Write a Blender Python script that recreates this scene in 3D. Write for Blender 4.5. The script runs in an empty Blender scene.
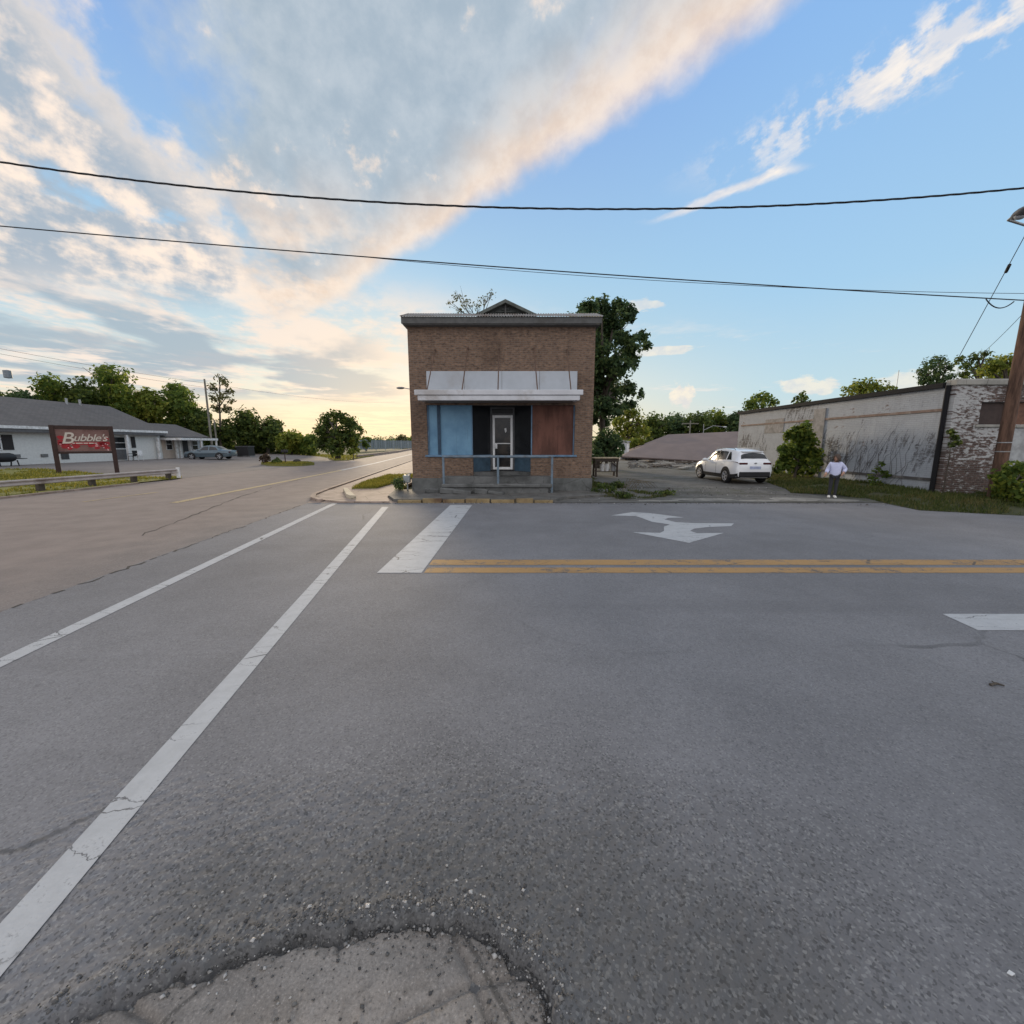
import bpy, bmesh, math, random
import numpy as np
from mathutils import Vector, Matrix
R = math.radians
C = bpy.context.scene.collection
scene = bpy.context.scene

# ------------------------------------------------------------------ camera
F_PX, PITCH, H = 416.0, R(9.3), 2.0
CP, SP = math.cos(PITCH), math.sin(PITCH)
cam_d = bpy.data.cameras.new('camera')
cam = bpy.data.objects.new('camera', cam_d); C.objects.link(cam)
cam.location = (0, 0, H); cam.rotation_euler = (R(90) - PITCH, 0, 0)
cam_d.sensor_width = 36; cam_d.lens = 36 * F_PX / 1024
cam_d.clip_start = 0.05; cam_d.clip_end = 20000
scene.camera = cam

def ray(x, y):
    a, b = (x - 512) / F_PX, (y - 512) / F_PX
    return (a, CP - b * SP, -SP - b * CP)
def G(x, y, z=0.0):                       # point of the ground at height z seen at a pixel of the survey photo
    d = ray(x, y); t = (z - H) / d[2]
    return (d[0] * t, d[1] * t)
def U(x, y, Y):                           # point at distance Y
    d = ray(x, y); t = Y / d[1]
    return Vector((d[0] * t, Y, H + d[2] * t))
def UX(x, y, X):                          # point on the plane of a given X
    d = ray(x, y); t = X / d[0]
    return Vector((X, d[1] * t, H + d[2] * t))

# ------------------------------------------------------------------ tagging
def tag(o, label=None, cat=None, group=None, kind=None):
    if label: o['label'] = label
    if cat: o['category'] = cat
    if group: o['group'] = group
    if kind: o['kind'] = kind
    return o
def empty(name, loc, label, cat, group=None, rz=0.0):
    o = bpy.data.objects.new(name, None); C.objects.link(o)
    o.location = loc; o.rotation_euler = (0, 0, rz); o.empty_display_size = 0.2
    return tag(o, label, cat, group)

# ------------------------------------------------------------------ mesh builder
class MB:
    def __init__(s): s.v = []; s.f = []
    def add(s, vs, fs):
        n = len(s.v); s.v += [tuple(v) for v in vs]; s.f += [tuple(i + n for i in f) for f in fs]; return s
    def box(s, a, b, M=None):
        (x0, y0, z0), (x1, y1, z1) = a, b
        vs = [Vector(p) for p in ((x0,y0,z0),(x1,y0,z0),(x1,y1,z0),(x0,y1,z0),(x0,y0,z1),(x1,y0,z1),(x1,y1,z1),(x0,y1,z1))]
        if M: vs = [M @ v for v in vs]
        return s.add(vs, [(0,3,2,1),(4,5,6,7),(0,1,5,4),(1,2,6,5),(2,3,7,6),(3,0,4,7)])
    def bbox(s, a, b, w=0.012, M=None):   # box with chamfered edges
        bm = bmesh.new(); bmesh.ops.create_cube(bm, size=1)
        c = [(a[i] + b[i]) / 2 for i in range(3)]; d = [abs(b[i] - a[i]) for i in range(3)]
        for v in bm.verts: v.co = Vector((c[0] + v.co.x * d[0], c[1] + v.co.y * d[1], c[2] + v.co.z * d[2]))
        w = min(w, min(d) * .4)
        bmesh.ops.bevel(bm, geom=bm.edges[:], offset=w, segments=1, affect='EDGES', profile=.5)
        bm.verts.index_update()
        vs = [v.co.copy() for v in bm.verts]; fs = [[v.index for v in f.verts] for f in bm.faces]; bm.free()
        if M: vs = [M @ v for v in vs]
        return s.add(vs, fs)
    def quad(s, *ps): return s.add(ps, [tuple(range(len(ps)))])
    def prism(s, poly, d):                # poly: list of 3D points, d: extrude vector
        n = len(poly); d = Vector(d)
        vs = [Vector(p) for p in poly] + [Vector(p) + d for p in poly]
        fs = [tuple(range(n - 1, -1, -1)), tuple(range(n, 2 * n))] + [(i, (i + 1) % n, n + (i + 1) % n, n + i) for i in range(n)]
        return s.add(vs, fs)
    def tube(s, pts, rad, seg=8, cap=True):
        pts = [Vector(p) for p in pts]; n = len(pts)
        if not hasattr(rad, '__len__'): rad = [rad] * n
        prev = None; vs = []
        for i in range(n):
            t = (pts[min(i + 1, n - 1)] - pts[max(i - 1, 0)])
            if t.length < 1e-9: t = Vector((0, 0, 1))
            t.normalize()
            if prev is None:
                a = Vector((0, 0, 1)) if abs(t.z) < .9 else Vector((1, 0, 0))
                u = t.cross(a).normalized()
            else:
                u = (prev - t * prev.dot(t)).normalized()
            prev = u; w = t.cross(u)
            for k in range(seg):
                th = 2 * math.pi * k / seg
                vs.append(pts[i] + (u * math.cos(th) + w * math.sin(th)) * rad[i])
        fs = []
        for i in range(n - 1):
            for k in range(seg):
                k2 = (k + 1) % seg
                fs.append((i*seg+k, i*seg+k2, (i+1)*seg+k2, (i+1)*seg+k))
        if cap: fs += [tuple(range(seg - 1, -1, -1)), tuple((n-1)*seg + k for k in range(seg))]
        return s.add(vs, fs)
    def ball(s, c, r, nu=10, nv=7, M=None):
        if not hasattr(r, '__len__'): r = (r, r, r)
        vs = []; fs = []; c = Vector(c)
        for j in range(nv + 1):
            ph = math.pi * j / nv
            for i in range(nu):
                th = 2 * math.pi * i / nu
                p = Vector((r[0]*math.sin(ph)*math.cos(th), r[1]*math.sin(ph)*math.sin(th), r[2]*math.cos(ph)))
                if M: p = M @ p
                vs.append(c + p)
        for j in range(nv):
            for i in range(nu):
                i2 = (i + 1) % nu; fs.append((j*nu+i, (j+1)*nu+i, (j+1)*nu+i2, j*nu+i2))
        return s.add(vs, fs)
    def lathe(s, prof, axis='x', c=(0, 0, 0), seg=28):  # prof: list of (axial, radius)
        vs = []; fs = []; c = Vector(c); n = len(prof)
        for (a, r) in prof:
            for k in range(seg):
                th = 2 * math.pi * k / seg
                if axis == 'x': p = (a, r*math.cos(th), r*math.sin(th))
                elif axis == 'y': p = (r*math.cos(th), a, r*math.sin(th))
                else: p = (r*math.cos(th), r*math.sin(th), a)
                vs.append(c + Vector(p))
        for i in range(n - 1):
            for k in range(seg):
                k2 = (k+1) % seg; fs.append((i*seg+k, i*seg+k2, (i+1)*seg+k2, (i+1)*seg+k))
        return s.add(vs, fs)
    def build(s, name, m, parent=None, smooth=False, world=True, fix=True):
        me = bpy.data.meshes.new(name)
        vs = s.v
        if parent is not None and world:
            off = Vector(parent.location)
            q = parent.parent
            while q is not None: off += Vector(q.location); q = q.parent
            vs = [(v[0]-off.x, v[1]-off.y, v[2]-off.z) for v in vs]
        me.from_pydata(vs, [], s.f); me.update()
        if fix:
            bm = bmesh.new(); bm.from_mesh(me); bmesh.ops.remove_doubles(bm, verts=bm.verts, dist=1e-5)
            bmesh.ops.recalc_face_normals(bm, faces=bm.faces); bm.to_mesh(me); bm.free()
        return link_mesh(name, me, m, parent, smooth)
def link_mesh(name, me, m, parent=None, smooth=False):
    o = bpy.data.objects.new(name, me); C.objects.link(o)
    if m: me.materials.append(m)
    if parent is not None: o.parent = parent
    if smooth:
        me.polygons.foreach_set('use_smooth', [True] * len(me.polygons))
        try: me.set_sharp_from_angle(angle=R(38))
        except Exception: pass
    return o
def sheet(name, poly, z, m, label=None):              # flat setting sheet
    mb = MB(); mb.quad(*[(p[0], p[1], z if len(p) < 3 else p[2]) for p in poly])
    o = mb.build(name, m, fix=False)
    me = o.data
    if me.polygons[0].normal.z < 0: me.flip_normals()
    return tag(o, label, None, None, 'structure')
def np_mesh(name, verts, faces4, m, parent=None, tri=False):   # fast mesh from numpy arrays
    k = 3 if tri else 4
    me = bpy.data.meshes.new(name); nf = len(faces4)
    me.vertices.add(len(verts)); me.vertices.foreach_set('co', np.asarray(verts, dtype=np.float32).ravel())
    me.loops.add(nf * k); me.loops.foreach_set('vertex_index', np.asarray(faces4, dtype=np.int32).ravel())
    me.polygons.add(nf); me.polygons.foreach_set('loop_start', np.arange(0, nf * k, k, dtype=np.int32))
    me.polygons.foreach_set('loop_total', np.full(nf, k, dtype=np.int32))
    me.update(calc_edges=True); me.validate()
    return link_mesh(name, me, m, parent)

# ------------------------------------------------------------------ node expressions
class X:
    """a scalar or vector socket with arithmetic"""
    def __init__(s, nt, k): s.nt = nt; s.k = k
    def _m(s, op, *a):
        n = s.nt.nodes.new('ShaderNodeMath'); n.operation = op
        for i, q in enumerate((s,) + a):
            if isinstance(q, X): s.nt.links.new(q.k, n.inputs[i])
            else: n.inputs[i].default_value = q
        return X(s.nt, n.outputs[0])
    def __add__(s, o): return s._m('ADD', o)
    __radd__ = __add__
    def __sub__(s, o): return s._m('SUBTRACT', o)
    def __rsub__(s, o): return (s * -1.0) + o
    def __mul__(s, o): return s._m('MULTIPLY', o)
    __rmul__ = __mul__
    def __truediv__(s, o): return s._m('DIVIDE', o)
    def max(s, o): return s._m('MAXIMUM', o)
    def min(s, o): return s._m('MINIMUM', o)
    def abs(s): return s._m('ABSOLUTE')
    def pow(s, o): return s._m('POWER', o)
    def ss(s, a, b, lo=0.0, hi=1.0):      # smoothstep
        n = s.nt.nodes.new('ShaderNodeMapRange'); n.interpolation_type = 'SMOOTHSTEP'
        s.nt.links.new(s.k, n.inputs[0])
        if a > b: a, b, lo, hi = b, a, hi, lo
        for i, q in enumerate((a, b, lo, hi)): n.inputs[1 + i].default_value = q
        return X(s.nt, n.outputs[0])
class NT:
    def __init__(s, nt): s.nt = nt
    def node(s, t): return s.nt.nodes.new(t)
    def link(s, a, b): s.nt.links.new(a.k if isinstance(a, X) else a, b)
    def coord(s, which='Object'):
        return X(s.nt, s.node('ShaderNodeTexCoord').outputs[which])
    def wpos(s): return X(s.nt, s.node('ShaderNodeNewGeometry').outputs['Position'])
    def sep(s, v):
        n = s.node('ShaderNodeSeparateXYZ'); s.link(v, n.inputs[0]); return [X(s.nt, o) for o in n.outputs]
    def com(s, *a):
        n = s.node('ShaderNodeCombineXYZ')
        for i, q in enumerate(a):
            if isinstance(q, X): s.link(q, n.inputs[i])
            else: n.inputs[i].default_value = q
        return X(s.nt, n.outputs[0])
    def noise(s, v, scale=1, detail=4, rough=.55, dist=0.0):
        n = s.node('ShaderNodeTexNoise'); s.link(v, n.inputs['Vector'])
        n.inputs['Scale'].default_value = scale; n.inputs['Detail'].default_value = detail
        n.inputs['Roughness'].default_value = rough; n.inputs['Distortion'].default_value = dist
        return X(s.nt, n.outputs['Fac'])
    def voro(s, v, scale=1, feature='F1', out='Distance', rnd=1.0):
        n = s.node('ShaderNodeTexVoronoi'); n.feature = feature; s.link(v, n.inputs['Vector'])
        n.inputs['Scale'].default_value = scale; n.inputs['Randomness'].default_value = rnd
        return X(s.nt, n.outputs[out])
    def mix(s, f, a, b, mode='MIX'):
        n = s.node('ShaderNodeMix'); n.data_type = 'RGBA'; n.blend_type = mode; n.clamp_factor = True
        for q, i in ((f, 0), (a, 6), (b, 7)):
            if isinstance(q, X): s.link(q, n.inputs[i])
            elif i == 0: n.inputs[0].default_value = q
            else: n.inputs[i].default_value = (*q, 1) if len(q) == 3 else q
        return X(s.nt, n.outputs[2])
    def scale(s, col, f):                 # colour * scalar
        n = s.node('ShaderNodeVectorMath'); n.operation = 'SCALE'
        if isinstance(col, X): s.link(col, n.inputs[0])
        else: n.inputs[0].default_value = col
        if isinstance(f, X): s.link(f, n.inputs['Scale'])
        else: n.inputs['Scale'].default_value = f
        return X(s.nt, n.outputs[0])
    def ramp(s, f, stops):
        n = s.node('ShaderNodeValToRGB'); s.link(f, n.inputs[0])
        el = n.color_ramp.elements
        while len(el) < len(stops): el.new(.5)
        for e, (p, c) in zip(el, stops): e.position = p; e.color = (*c, 1)
        return X(s.nt, n.outputs[0])
    def bump(s, h, strength=.3, dist=.02):
        n = s.node('ShaderNodeBump'); s.link(h, n.inputs['Height'])
        n.inputs['Strength'].default_value = strength; n.inputs['Distance'].default_value = dist
        return n.outputs[0]

MATS = {}
def mat(name, fn):
    if name in MATS: return MATS[name]
    m = bpy.data.materials.new(name); m.use_nodes = True
    nt = m.node_tree; b = nt.nodes['Principled BSDF']; b.inputs['Specular IOR Level'].default_value = .35
    fn(NT(nt), b); MATS[name] = m; return m
def put(T, b, key, v):
    if isinstance(v, X): T.link(v, b.inputs[key])
    else: b.inputs[key].default_value = (*v, 1) if hasattr(v, '__len__') and len(v) == 3 else v
def plain(name, col, rough=.6, metal=0.0, var=.18, sc=6.0, dirt=None, bump=0.0, coat=0.0):
    def fn(T, b):
        p = T.coord()
        n = T.noise(p, sc, 5, .6)
        c = T.mix(n.ss(.3, .7), tuple(x * (1 - var) for x in col), tuple(min(1, x * (1 + var)) for x in col))
        if dirt:
            d = T.noise(p, sc * .35, 6, .65).ss(.5, .68)
            c = T.mix(d * .75, c, dirt)
        put(T, b, 'Base Color', c)
        put(T, b, 'Roughness', n * .2 + (rough - .1))
        b.inputs['Metallic'].default_value = metal
        if coat: b.inputs['Coat Weight'].default_value = coat; b.inputs['Coat Roughness'].default_value = .05
        if bump: T.nt.links.new(T.bump(T.noise(p, sc * 5, 4), bump, .01), b.inputs['Normal'])
    return mat(name, fn)
# ------------------------------------------------------------------ sky, sun
SUN_AZ, SUN_EL = R(-17.0), R(9.0)
def build_sky():
    w = bpy.data.worlds.new('World'); scene.world = w; w.use_nodes = True
    nt = w.node_tree; T = NT(nt); bg = nt.nodes['Background']
    bg.inputs['Strength'].default_value = 0.1
    sky = T.node('ShaderNodeTexSky'); sky.sky_type = 'NISHITA'; sky.sun_disc = False
    sky.sun_elevation = SUN_EL; sky.sun_rotation = SUN_AZ
    sky.air_density = 1.0; sky.dust_density = 1.2; sky.ozone_density = 1.5
    d = T.coord('Generated'); x, y, z = T.sep(d)
    A = R(-17.6)
    zc = z.max(.012)
    across = x * math.cos(A) - y * math.sin(A); along = x * math.sin(A) + y * math.cos(A)
    s = across / zc; t = along / zc
    # angle from the sun's azimuth, elevation
    hl = (across * across + along * along).pow(.5).max(.001)
    facing = along / hl                                      # 1 towards the sun, -1 away
    el = z
    warm = facing.ss(.60, 1.0)
    # clear air: zenith blue to pale horizon, yellow near the set sun
    blue = T.ramp(el, [(0.0, (.74, .80, .78)), (.10, (.60, .80, .88)), (.28, (.43, .70, .95)), (.6, (.30, .55, .95)), (1, (.22, .40, .80))])
    gold = T.ramp(el, [(0.0, (1.08, .84, .48)), (.05, (1.06, .90, .62)), (.13, (.86, .88, .79)), (.22, (.58, .76, .84)), (.34, (.43, .68, .90)), (.6, (.27, .47, .88))])
    clear = T.mix(warm * .95, blue, gold)
    nish = T.scale(X(nt, sky.outputs[0]), .05)
    clear = T.mix(.12, clear, nish)
    # cloud coordinates: the sheets stream out of the sunset; stretch along the stream
    def P(ks, kt, oz=0.0): return T.com(s * ks, t * kt, oz)
    w1 = T.noise(P(.9, .6, 3.1), 1, 3, .5) - .5
    w2 = T.noise(P(3.0, 1.6, 7.7), 1, 4, .6) - .5
    w3 = T.noise(P(9.0, 5.0, 1.7), 1, 4, .65) - .5
    wf = T.noise(P(22., 13., 4.4), 1, 3, .6) - .5
    nd = T.noise(d, 6.5, 4, .55) - .5; nd2 = T.noise(d, 17.0, 5, .62) - .5
    warp = w1 * .40 + w2 * .30 + w3 * .10 + wf * .04 + nd * .42 + nd2 * .22
    # --- main sheet: between two edges
    e_r = (s + t * .48) * -1.0 + 1.42                         # >0 left of its right edge
    e_l = s + .42 + (t - 1.2) * .14
    er2 = e_r + warp * .42; el2 = e_l + warp * .9
    mA = er2.ss(-.02, .16) * el2.ss(-.10, .16) * t.ss(4.8, 3.2)
    thinA = T.noise(P(2.2, .7, 9.3), 1, 5, .6)
    mA = mA * (thinA.ss(.18, .42) * .35 + .65)
    rim = er2.ss(.46, .06)
    lump = T.noise(P(6.5, 3.2, 5.5), 1, 5, .6) * .4 + nd2 * .8 + .30
    low_part = t.ss(1.6, 2.7)
    colA = T.mix(lump.ss(.3, .7), (.40, .49, .57), (.54, .61, .67))
    peach = T.mix(lump.ss(.35, .65), (.90, .70, .55), (1.04, .86, .71))
    rr = (rim * .95).max(low_part * (w2 + .52).ss(.35, .62) * .9).max((nd2 * .8 + nd * .9 + w1 * .6 + .5).ss(.58, .80) * .85)
    colA = T.mix(rr, colA, peach)
    # --- left cumulus bank
    e_b = s * -1.0 - .60 + warp * .95
    mB = e_b.ss(-.02, .10)
    nB = T.noise(P(2.6, 2.0, 2.2), 1, 6, .58)
    nB2 = T.noise(P(5.5, 4.4, 8.2), 1, 5, .56) * .4 + nd2 * .8 + nd * .5 + .30
    mB = mB * (nB + nB2 * .35).ss(.40, .60) * t.ss(4.2, 2.9)
    colB = T.mix((nB2 + w2 * .6).ss(.38, .66), (.42, .49, .57), (1.08, .90, .75))
    colB = T.mix(e_b.ss(.22, .02) * .7, colB, (1.0, .86, .74))
    # --- low stratus bands on the left (bluish grey), and peach streaks by the horizon
    q = T.noise(T.com(s * .62, t * .42, 6.1), 1, 4, .48, .3) + nd * .35
    mD = (q + w2 * .16 + w1 * .2).ss(.38, .52) * t.ss(2.4, 3.2) * t.ss(13.0, 8.0) * (s - t * .12).ss(-.30, -1.0)
    colD = T.mix((T.noise(P(.9, 1.0, 8.8), 1, 4, .55) + w3 * .15 + nd * .5).ss(.50, .66), (.39, .48, .56), (.98, .84, .74))
    q2 = T.noise(T.com(s * .7, t * .5, 16.0), 1, 5, .6)
    mE = (q2 + w3 * .2).ss(.44, .58) * t.ss(2.6, 3.8) * (s - t * .1).ss(1.1, -.2) * facing.ss(.2, .6)
    colE = T.mix(t.ss(5, 16), (1.05, .86, .72), (1.08, .84, .58))
    # --- thin streaks on the right
    sC = s + warp * .26
    nC = T.noise(P(9.0, 5.0, 12.0), 1, 6, .62); nC2 = T.noise(P(3.0, 1.1, 21.0), 1, 3, .5)
    sC = sC + (t - .85).max(0.0) * .22; band = sC.ss(1.20, 1.36) * sC.ss(1.66, 1.50) * t.ss(1.65, 1.0)
    mC = band * (nC * .7 + nC2 * .4 + nd2 * 1.2 + .12 + (sC - 1.42).abs() * -.9).ss(.48, .70) * .95
    mC = mC + (s + t * .527 + w3 * .12 - 2.19).abs().ss(.06, .01) * t.ss(1.27, 1.36) * t.ss(1.85, 1.65) * .9
    colC = T.mix((nC + w3).ss(.4, .8), (.72, .74, .80), (1.0, .92, .84))
    # --- small wisps and cumulus low in the right
    qF = T.noise(T.com(s * .35, t * .55, 31.0), 1, 5, .6)
    mF = (qF + w3 * .2).ss(.57, .70) * t.ss(2.6, 4.0) * t.ss(16, 9) * s.ss(.2, 1.0) * .55
    # --- behind and overhead: broad bright evening cloud that fills the shade
    qG = T.noise(T.com(x * 2.2, y * 2.2, z * 2.2), 1, 5, .6)
    back = y.ss(.12, -.35)
    mG = back * qG.ss(.25, .55)
    colG = T.mix(qG.ss(.4, .7), (1.04, 1.07, 1.16), (1.30, 1.26, 1.24))
    def puff(px, py, wpx, hpx, sx):
        r_ = Vector(ray(px, py)).normalized(); a0 = math.atan2(r_.x, r_.y); e0 = r_.z
        az = (x * math.cos(a0) - y * math.sin(a0)); fr = (x * math.sin(a0) + y * math.cos(a0)).max(.01)
        u_ = (az / fr) * (F_PX / wpx); v_ = (z - e0) * (F_PX / hpx)
        nn = T.noise(T.com(u_ * 1.6 + sx, v_ * 1.1, sx), 1, 5, .6)
        return ((u_ * u_ + v_ * v_).pow(.5) * -1.0 + 1.0 + (nn - .5) * 1.7).ss(.12, .40) * v_.ss(-1.1, -.6)
    mH = (puff(682, 396, 16, 14, 1.3) * .9).max(puff(806, 387, 26, 9, 4.7) * .7).max(puff(925, 378, 34, 9, 9.1) * .6).max(puff(650, 352, 46, 5, 2.9) * .7).max(puff(640, 306, 26, 6, 6.3) * .6)
    colH = T.mix(T.noise(T.com(x * 30, y * 30, z * 46), 1, 4, .6).ss(.35, .65), (.78, .76, .74), (1.0, .90, .74))
    col = clear
    for m_, c_ in ((mE * .8, colE), (mD * .82, colD), (mF, (.95, .86, .78)), (mB * .94, colB), (mA * .95, colA), (mC, colC), (mH, colH), (mG, colG)):
        col = T.mix(m_.max(0.0).min(1.0), col, c_)
    # glow of the hidden sun
    dot = x * (math.sin(SUN_AZ) * math.cos(R(3))) + y * (math.cos(SUN_AZ) * math.cos(R(3))) + z * math.sin(R(3))
    gl = dot.max(0.0).pow(60.0)
    col = T.mix(gl * .45, col, (1.2, .93, .60))
    col = T.mix(z.ss(0.0, -.05), col, (.35, .34, .33))
    T.link(T.scale(col, 10.0), bg.inputs['Color'])
    w.cycles.sampling_method = 'MANUAL'; w.cycles.sample_map_resolution = 512
    sd = bpy.data.lights.new('sun', 'SUN'); sd.energy = 3.0; sd.angle = R(12); sd.color = (1, .80, .55)
    so = bpy.data.objects.new('sun', sd); C.objects.link(so)
    v = Vector((math.sin(SUN_AZ) * math.cos(SUN_EL), math.cos(SUN_AZ) * math.cos(SUN_EL), math.sin(SUN_EL)))
    so.rotation_euler = v.to_track_quat('Z', 'Y').to_euler(); so.location = (-20, 60, 30)
build_sky()
vs_ = scene.view_settings
scene.display_settings.display_device = 'sRGB'
vs_.view_transform = 'Standard'; vs_.look = 'None'; vs_.exposure = 0.0; vs_.gamma = 1.0; vs_.use_curve_mapping = False
scene.cycles.max_bounces = 6; scene.cycles.transparent_max_bounces = 8
scene.cycles.use_denoising = True
# ------------------------------------------------------------------ materials of the setting
def asphalt(name, base, warm=0.0, fine=1.0, patch=.16):
    def fn(T, b):
        p = T.wpos(); x, y, z = T.sep(p)
        big = T.noise(p, .22, 4, .55); mid = T.noise(p, 1.3, 5, .6)
        sp = T.voro(p, 95 * fine, 'F1', 'Color'); sx, sy, sz = T.sep(sp)
        grain = T.noise(p, 60 * fine, 3, .7)
        c0 = tuple(v * .84 for v in base); c1 = tuple(v * 1.12 for v in base)
        c = T.mix(big.ss(.35, .68), c0, c1)
        c = T.mix(.20, c, T.mix(mid.ss(.3, .72), tuple(v * .62 for v in base), tuple(v * 1.35 for v in base)))
        # aggregate: lighter and darker stones, bare and coarse round the broken edge, sealed elsewhere
        dd = ((x + .2) * (x + .2) * .35 + (y - 1.2) * (y - 1.2)).pow(.5) + (mid - .5) * .9
        rw = dd.ss(1.8, .5) * .52 + .36
        c = T.mix(sx.ss(.70, .98) * .75 * rw, c, (.36, .355, .35))
        c = T.mix(sy.ss(.70, .98) * .8 * rw, c, (.030, .030, .033))
        c = T.mix(grain.ss(.5, .75) * .3, c, tuple(v * .4 for v in base))
        md = T.noise(p, 17, 4, .75); c = T.mix(md.ss(.50, .68) * .28, c, tuple(v * .55 for v in base)); c = T.mix(md.ss(.46, .30) * .22, c, tuple(v * 1.35 for v in base))
        # oil stains and long wear along the lanes
        st = T.noise(T.com(x * .10, y * .9, 2.0), 1, 5, .6)
        c = T.mix(st.ss(.56, .74) * .22, c, tuple(v * .5 for v in base))
        # dark gravelly area round the broken edge at the camera's feet, a real resurfacing patch
        c = T.mix(dd.ss(1.5, .35) * .55, c, (.070, .068, .062))
        # fine cracks
        wv = T.com(x + mid * .9, y + big * 1.2, 0.0)
        cr = T.voro(wv, .16, 'DISTANCE_TO_EDGE')
        c = T.mix(cr.ss(.0045, .0015) * big.ss(.50, .62) * .5, c, (.035, .034, .033))
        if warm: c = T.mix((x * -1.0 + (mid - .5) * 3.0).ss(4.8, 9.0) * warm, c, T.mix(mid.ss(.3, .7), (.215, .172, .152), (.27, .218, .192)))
        put(T, b, 'Base Color', c)
        put(T, b, 'Roughness', sz * .15 + .80); b.inputs['Specular IOR Level'].default_value = .22
        h = sx * .55 + grain * .5 + sy * .3
        T.nt.links.new(T.bump(h * (rw + .1), .6, .006), b.inputs['Normal'])
    return mat(name, fn)
def concrete(name, base, stain=(.08, .07, .06), amt=.5, grit=0.0):
    def fn(T, b):
        p = T.wpos()
        n = T.noise(p, 2.3, 7, .65); n2 = T.noise(p, 18, 5, .7); n3 = T.noise(p, .7, 5, .6)
        c = T.mix(n.ss(.3, .7), tuple(v * .75 for v in base), tuple(v * 1.2 for v in base))
        c = T.mix(n3.ss(.48, .7) * amt, c, stain)
        c = T.mix(n2.ss(.58, .75) * .4, c, tuple(v * .5 for v in base))
        cr = T.voro(T.scale(p, 1.0), .8, 'DISTANCE_TO_EDGE')
        c = T.mix((cr + (n - .5) * .03).ss(.010, .002) * .6, c, (.04, .038, .034))
        if grit:
            v1 = T.noise(p, 95, 4, .75); v2 = T.noise(p, 9, 7, .7)
            c = T.mix(v1.ss(.5, .66) * grit, c, tuple(v * .45 for v in base)); c = T.mix(v1.ss(.46, .32) * grit, c, tuple(min(1, v * 1.7) for v in base)); c = T.mix(v2.ss(.52, .66) * grit * .8, c, tuple(v * .55 for v in base))
        put(T, b, 'Base Color', c); b.inputs['Roughness'].default_value = .85
        T.nt.links.new(T.bump(n2 + n * .6, .45, .008), b.inputs['Normal'])
    return mat(name, fn)
def lot_mat(name):
    def fn(T, b):
        p = T.wpos(); x, y, z = T.sep(p)
        n = T.noise(p, .45, 6, .62); n2 = T.noise(p, 3.0, 6, .65); g = T.noise(p, 55, 3, .7)
        st = T.noise(T.com(x * .22, y * .9, 1.0), 1, 5, .6)
        c = T.mix(n2.ss(.3, .7), (.085, .082, .076), (.150, .144, .134))
        c = T.mix(st.ss(.48, .62) * .7, c, (.060, .056, .045))
        c = T.mix((n + (n2 - .5) * .5).ss(.56, .66) * .75, c, (.050, .055, .026))
        c = T.mix(g.ss(.55, .75) * .45, c, (.26, .25, .24)); c = T.mix(g.ss(.45, .3) * .4, c, (.03, .03, .028))
        put(T, b, 'Base Color', c); b.inputs['Roughness'].default_value = .9
        T.nt.links.new(T.bump(g + n2 * 2, .6, .012), b.inputs['Normal'])
    return mat(name, fn)
def soil_mat(name, a, c_, d):
    def fn(T, b):
        p = T.wpos(); n = T.noise(p, .5, 6, .65); n2 = T.noise(p, 7, 6, .7)
        c = T.mix(n2.ss(.32, .68), a, c_); c = T.mix(n.ss(.5, .66) * .7, c, d)
        put(T, b, 'Base Color', c); b.inputs['Roughness'].default_value = .95
        T.nt.links.new(T.bump(n2, .8, .03), b.inputs['Normal'])
    return mat(name, fn)
def paint_mat(name, col, wear=.5, under=(.11, .11, .115)):
    def fn(T, b):
        p = T.wpos(); n = T.noise(p, 5.5, 7, .7); g = T.noise(p, 70, 3, .7); big = T.noise(p, .9, 4, .6)
        c = T.mix(n.ss(.3, .7), tuple(v * .84 for v in col), col)
        lo = .70 - wear * .22
        c = T.mix((n * .55 + g * .35 + big * .25).ss(lo, lo + .12) * .85, c, under)
        px_, py_, pz_ = T.sep(p)
        ck = T.voro(T.com(px_ * .8 + (n - .5) * .25, py_ * 2.6 + (n - .5) * .5, 0.0), 1.1, 'DISTANCE_TO_EDGE')
        c = T.mix(ck.ss(.016, .005) * big.ss(.42, .56) * .8, c, (.07, .07, .072))
        put(T, b, 'Base Color', c); b.inputs['Roughness'].default_value = .8; b.inputs['Specular IOR Level'].default_value = .2
        T.nt.links.new(T.bump(g, .4, .004), b.inputs['Normal'])
    return mat(name, fn)
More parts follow.
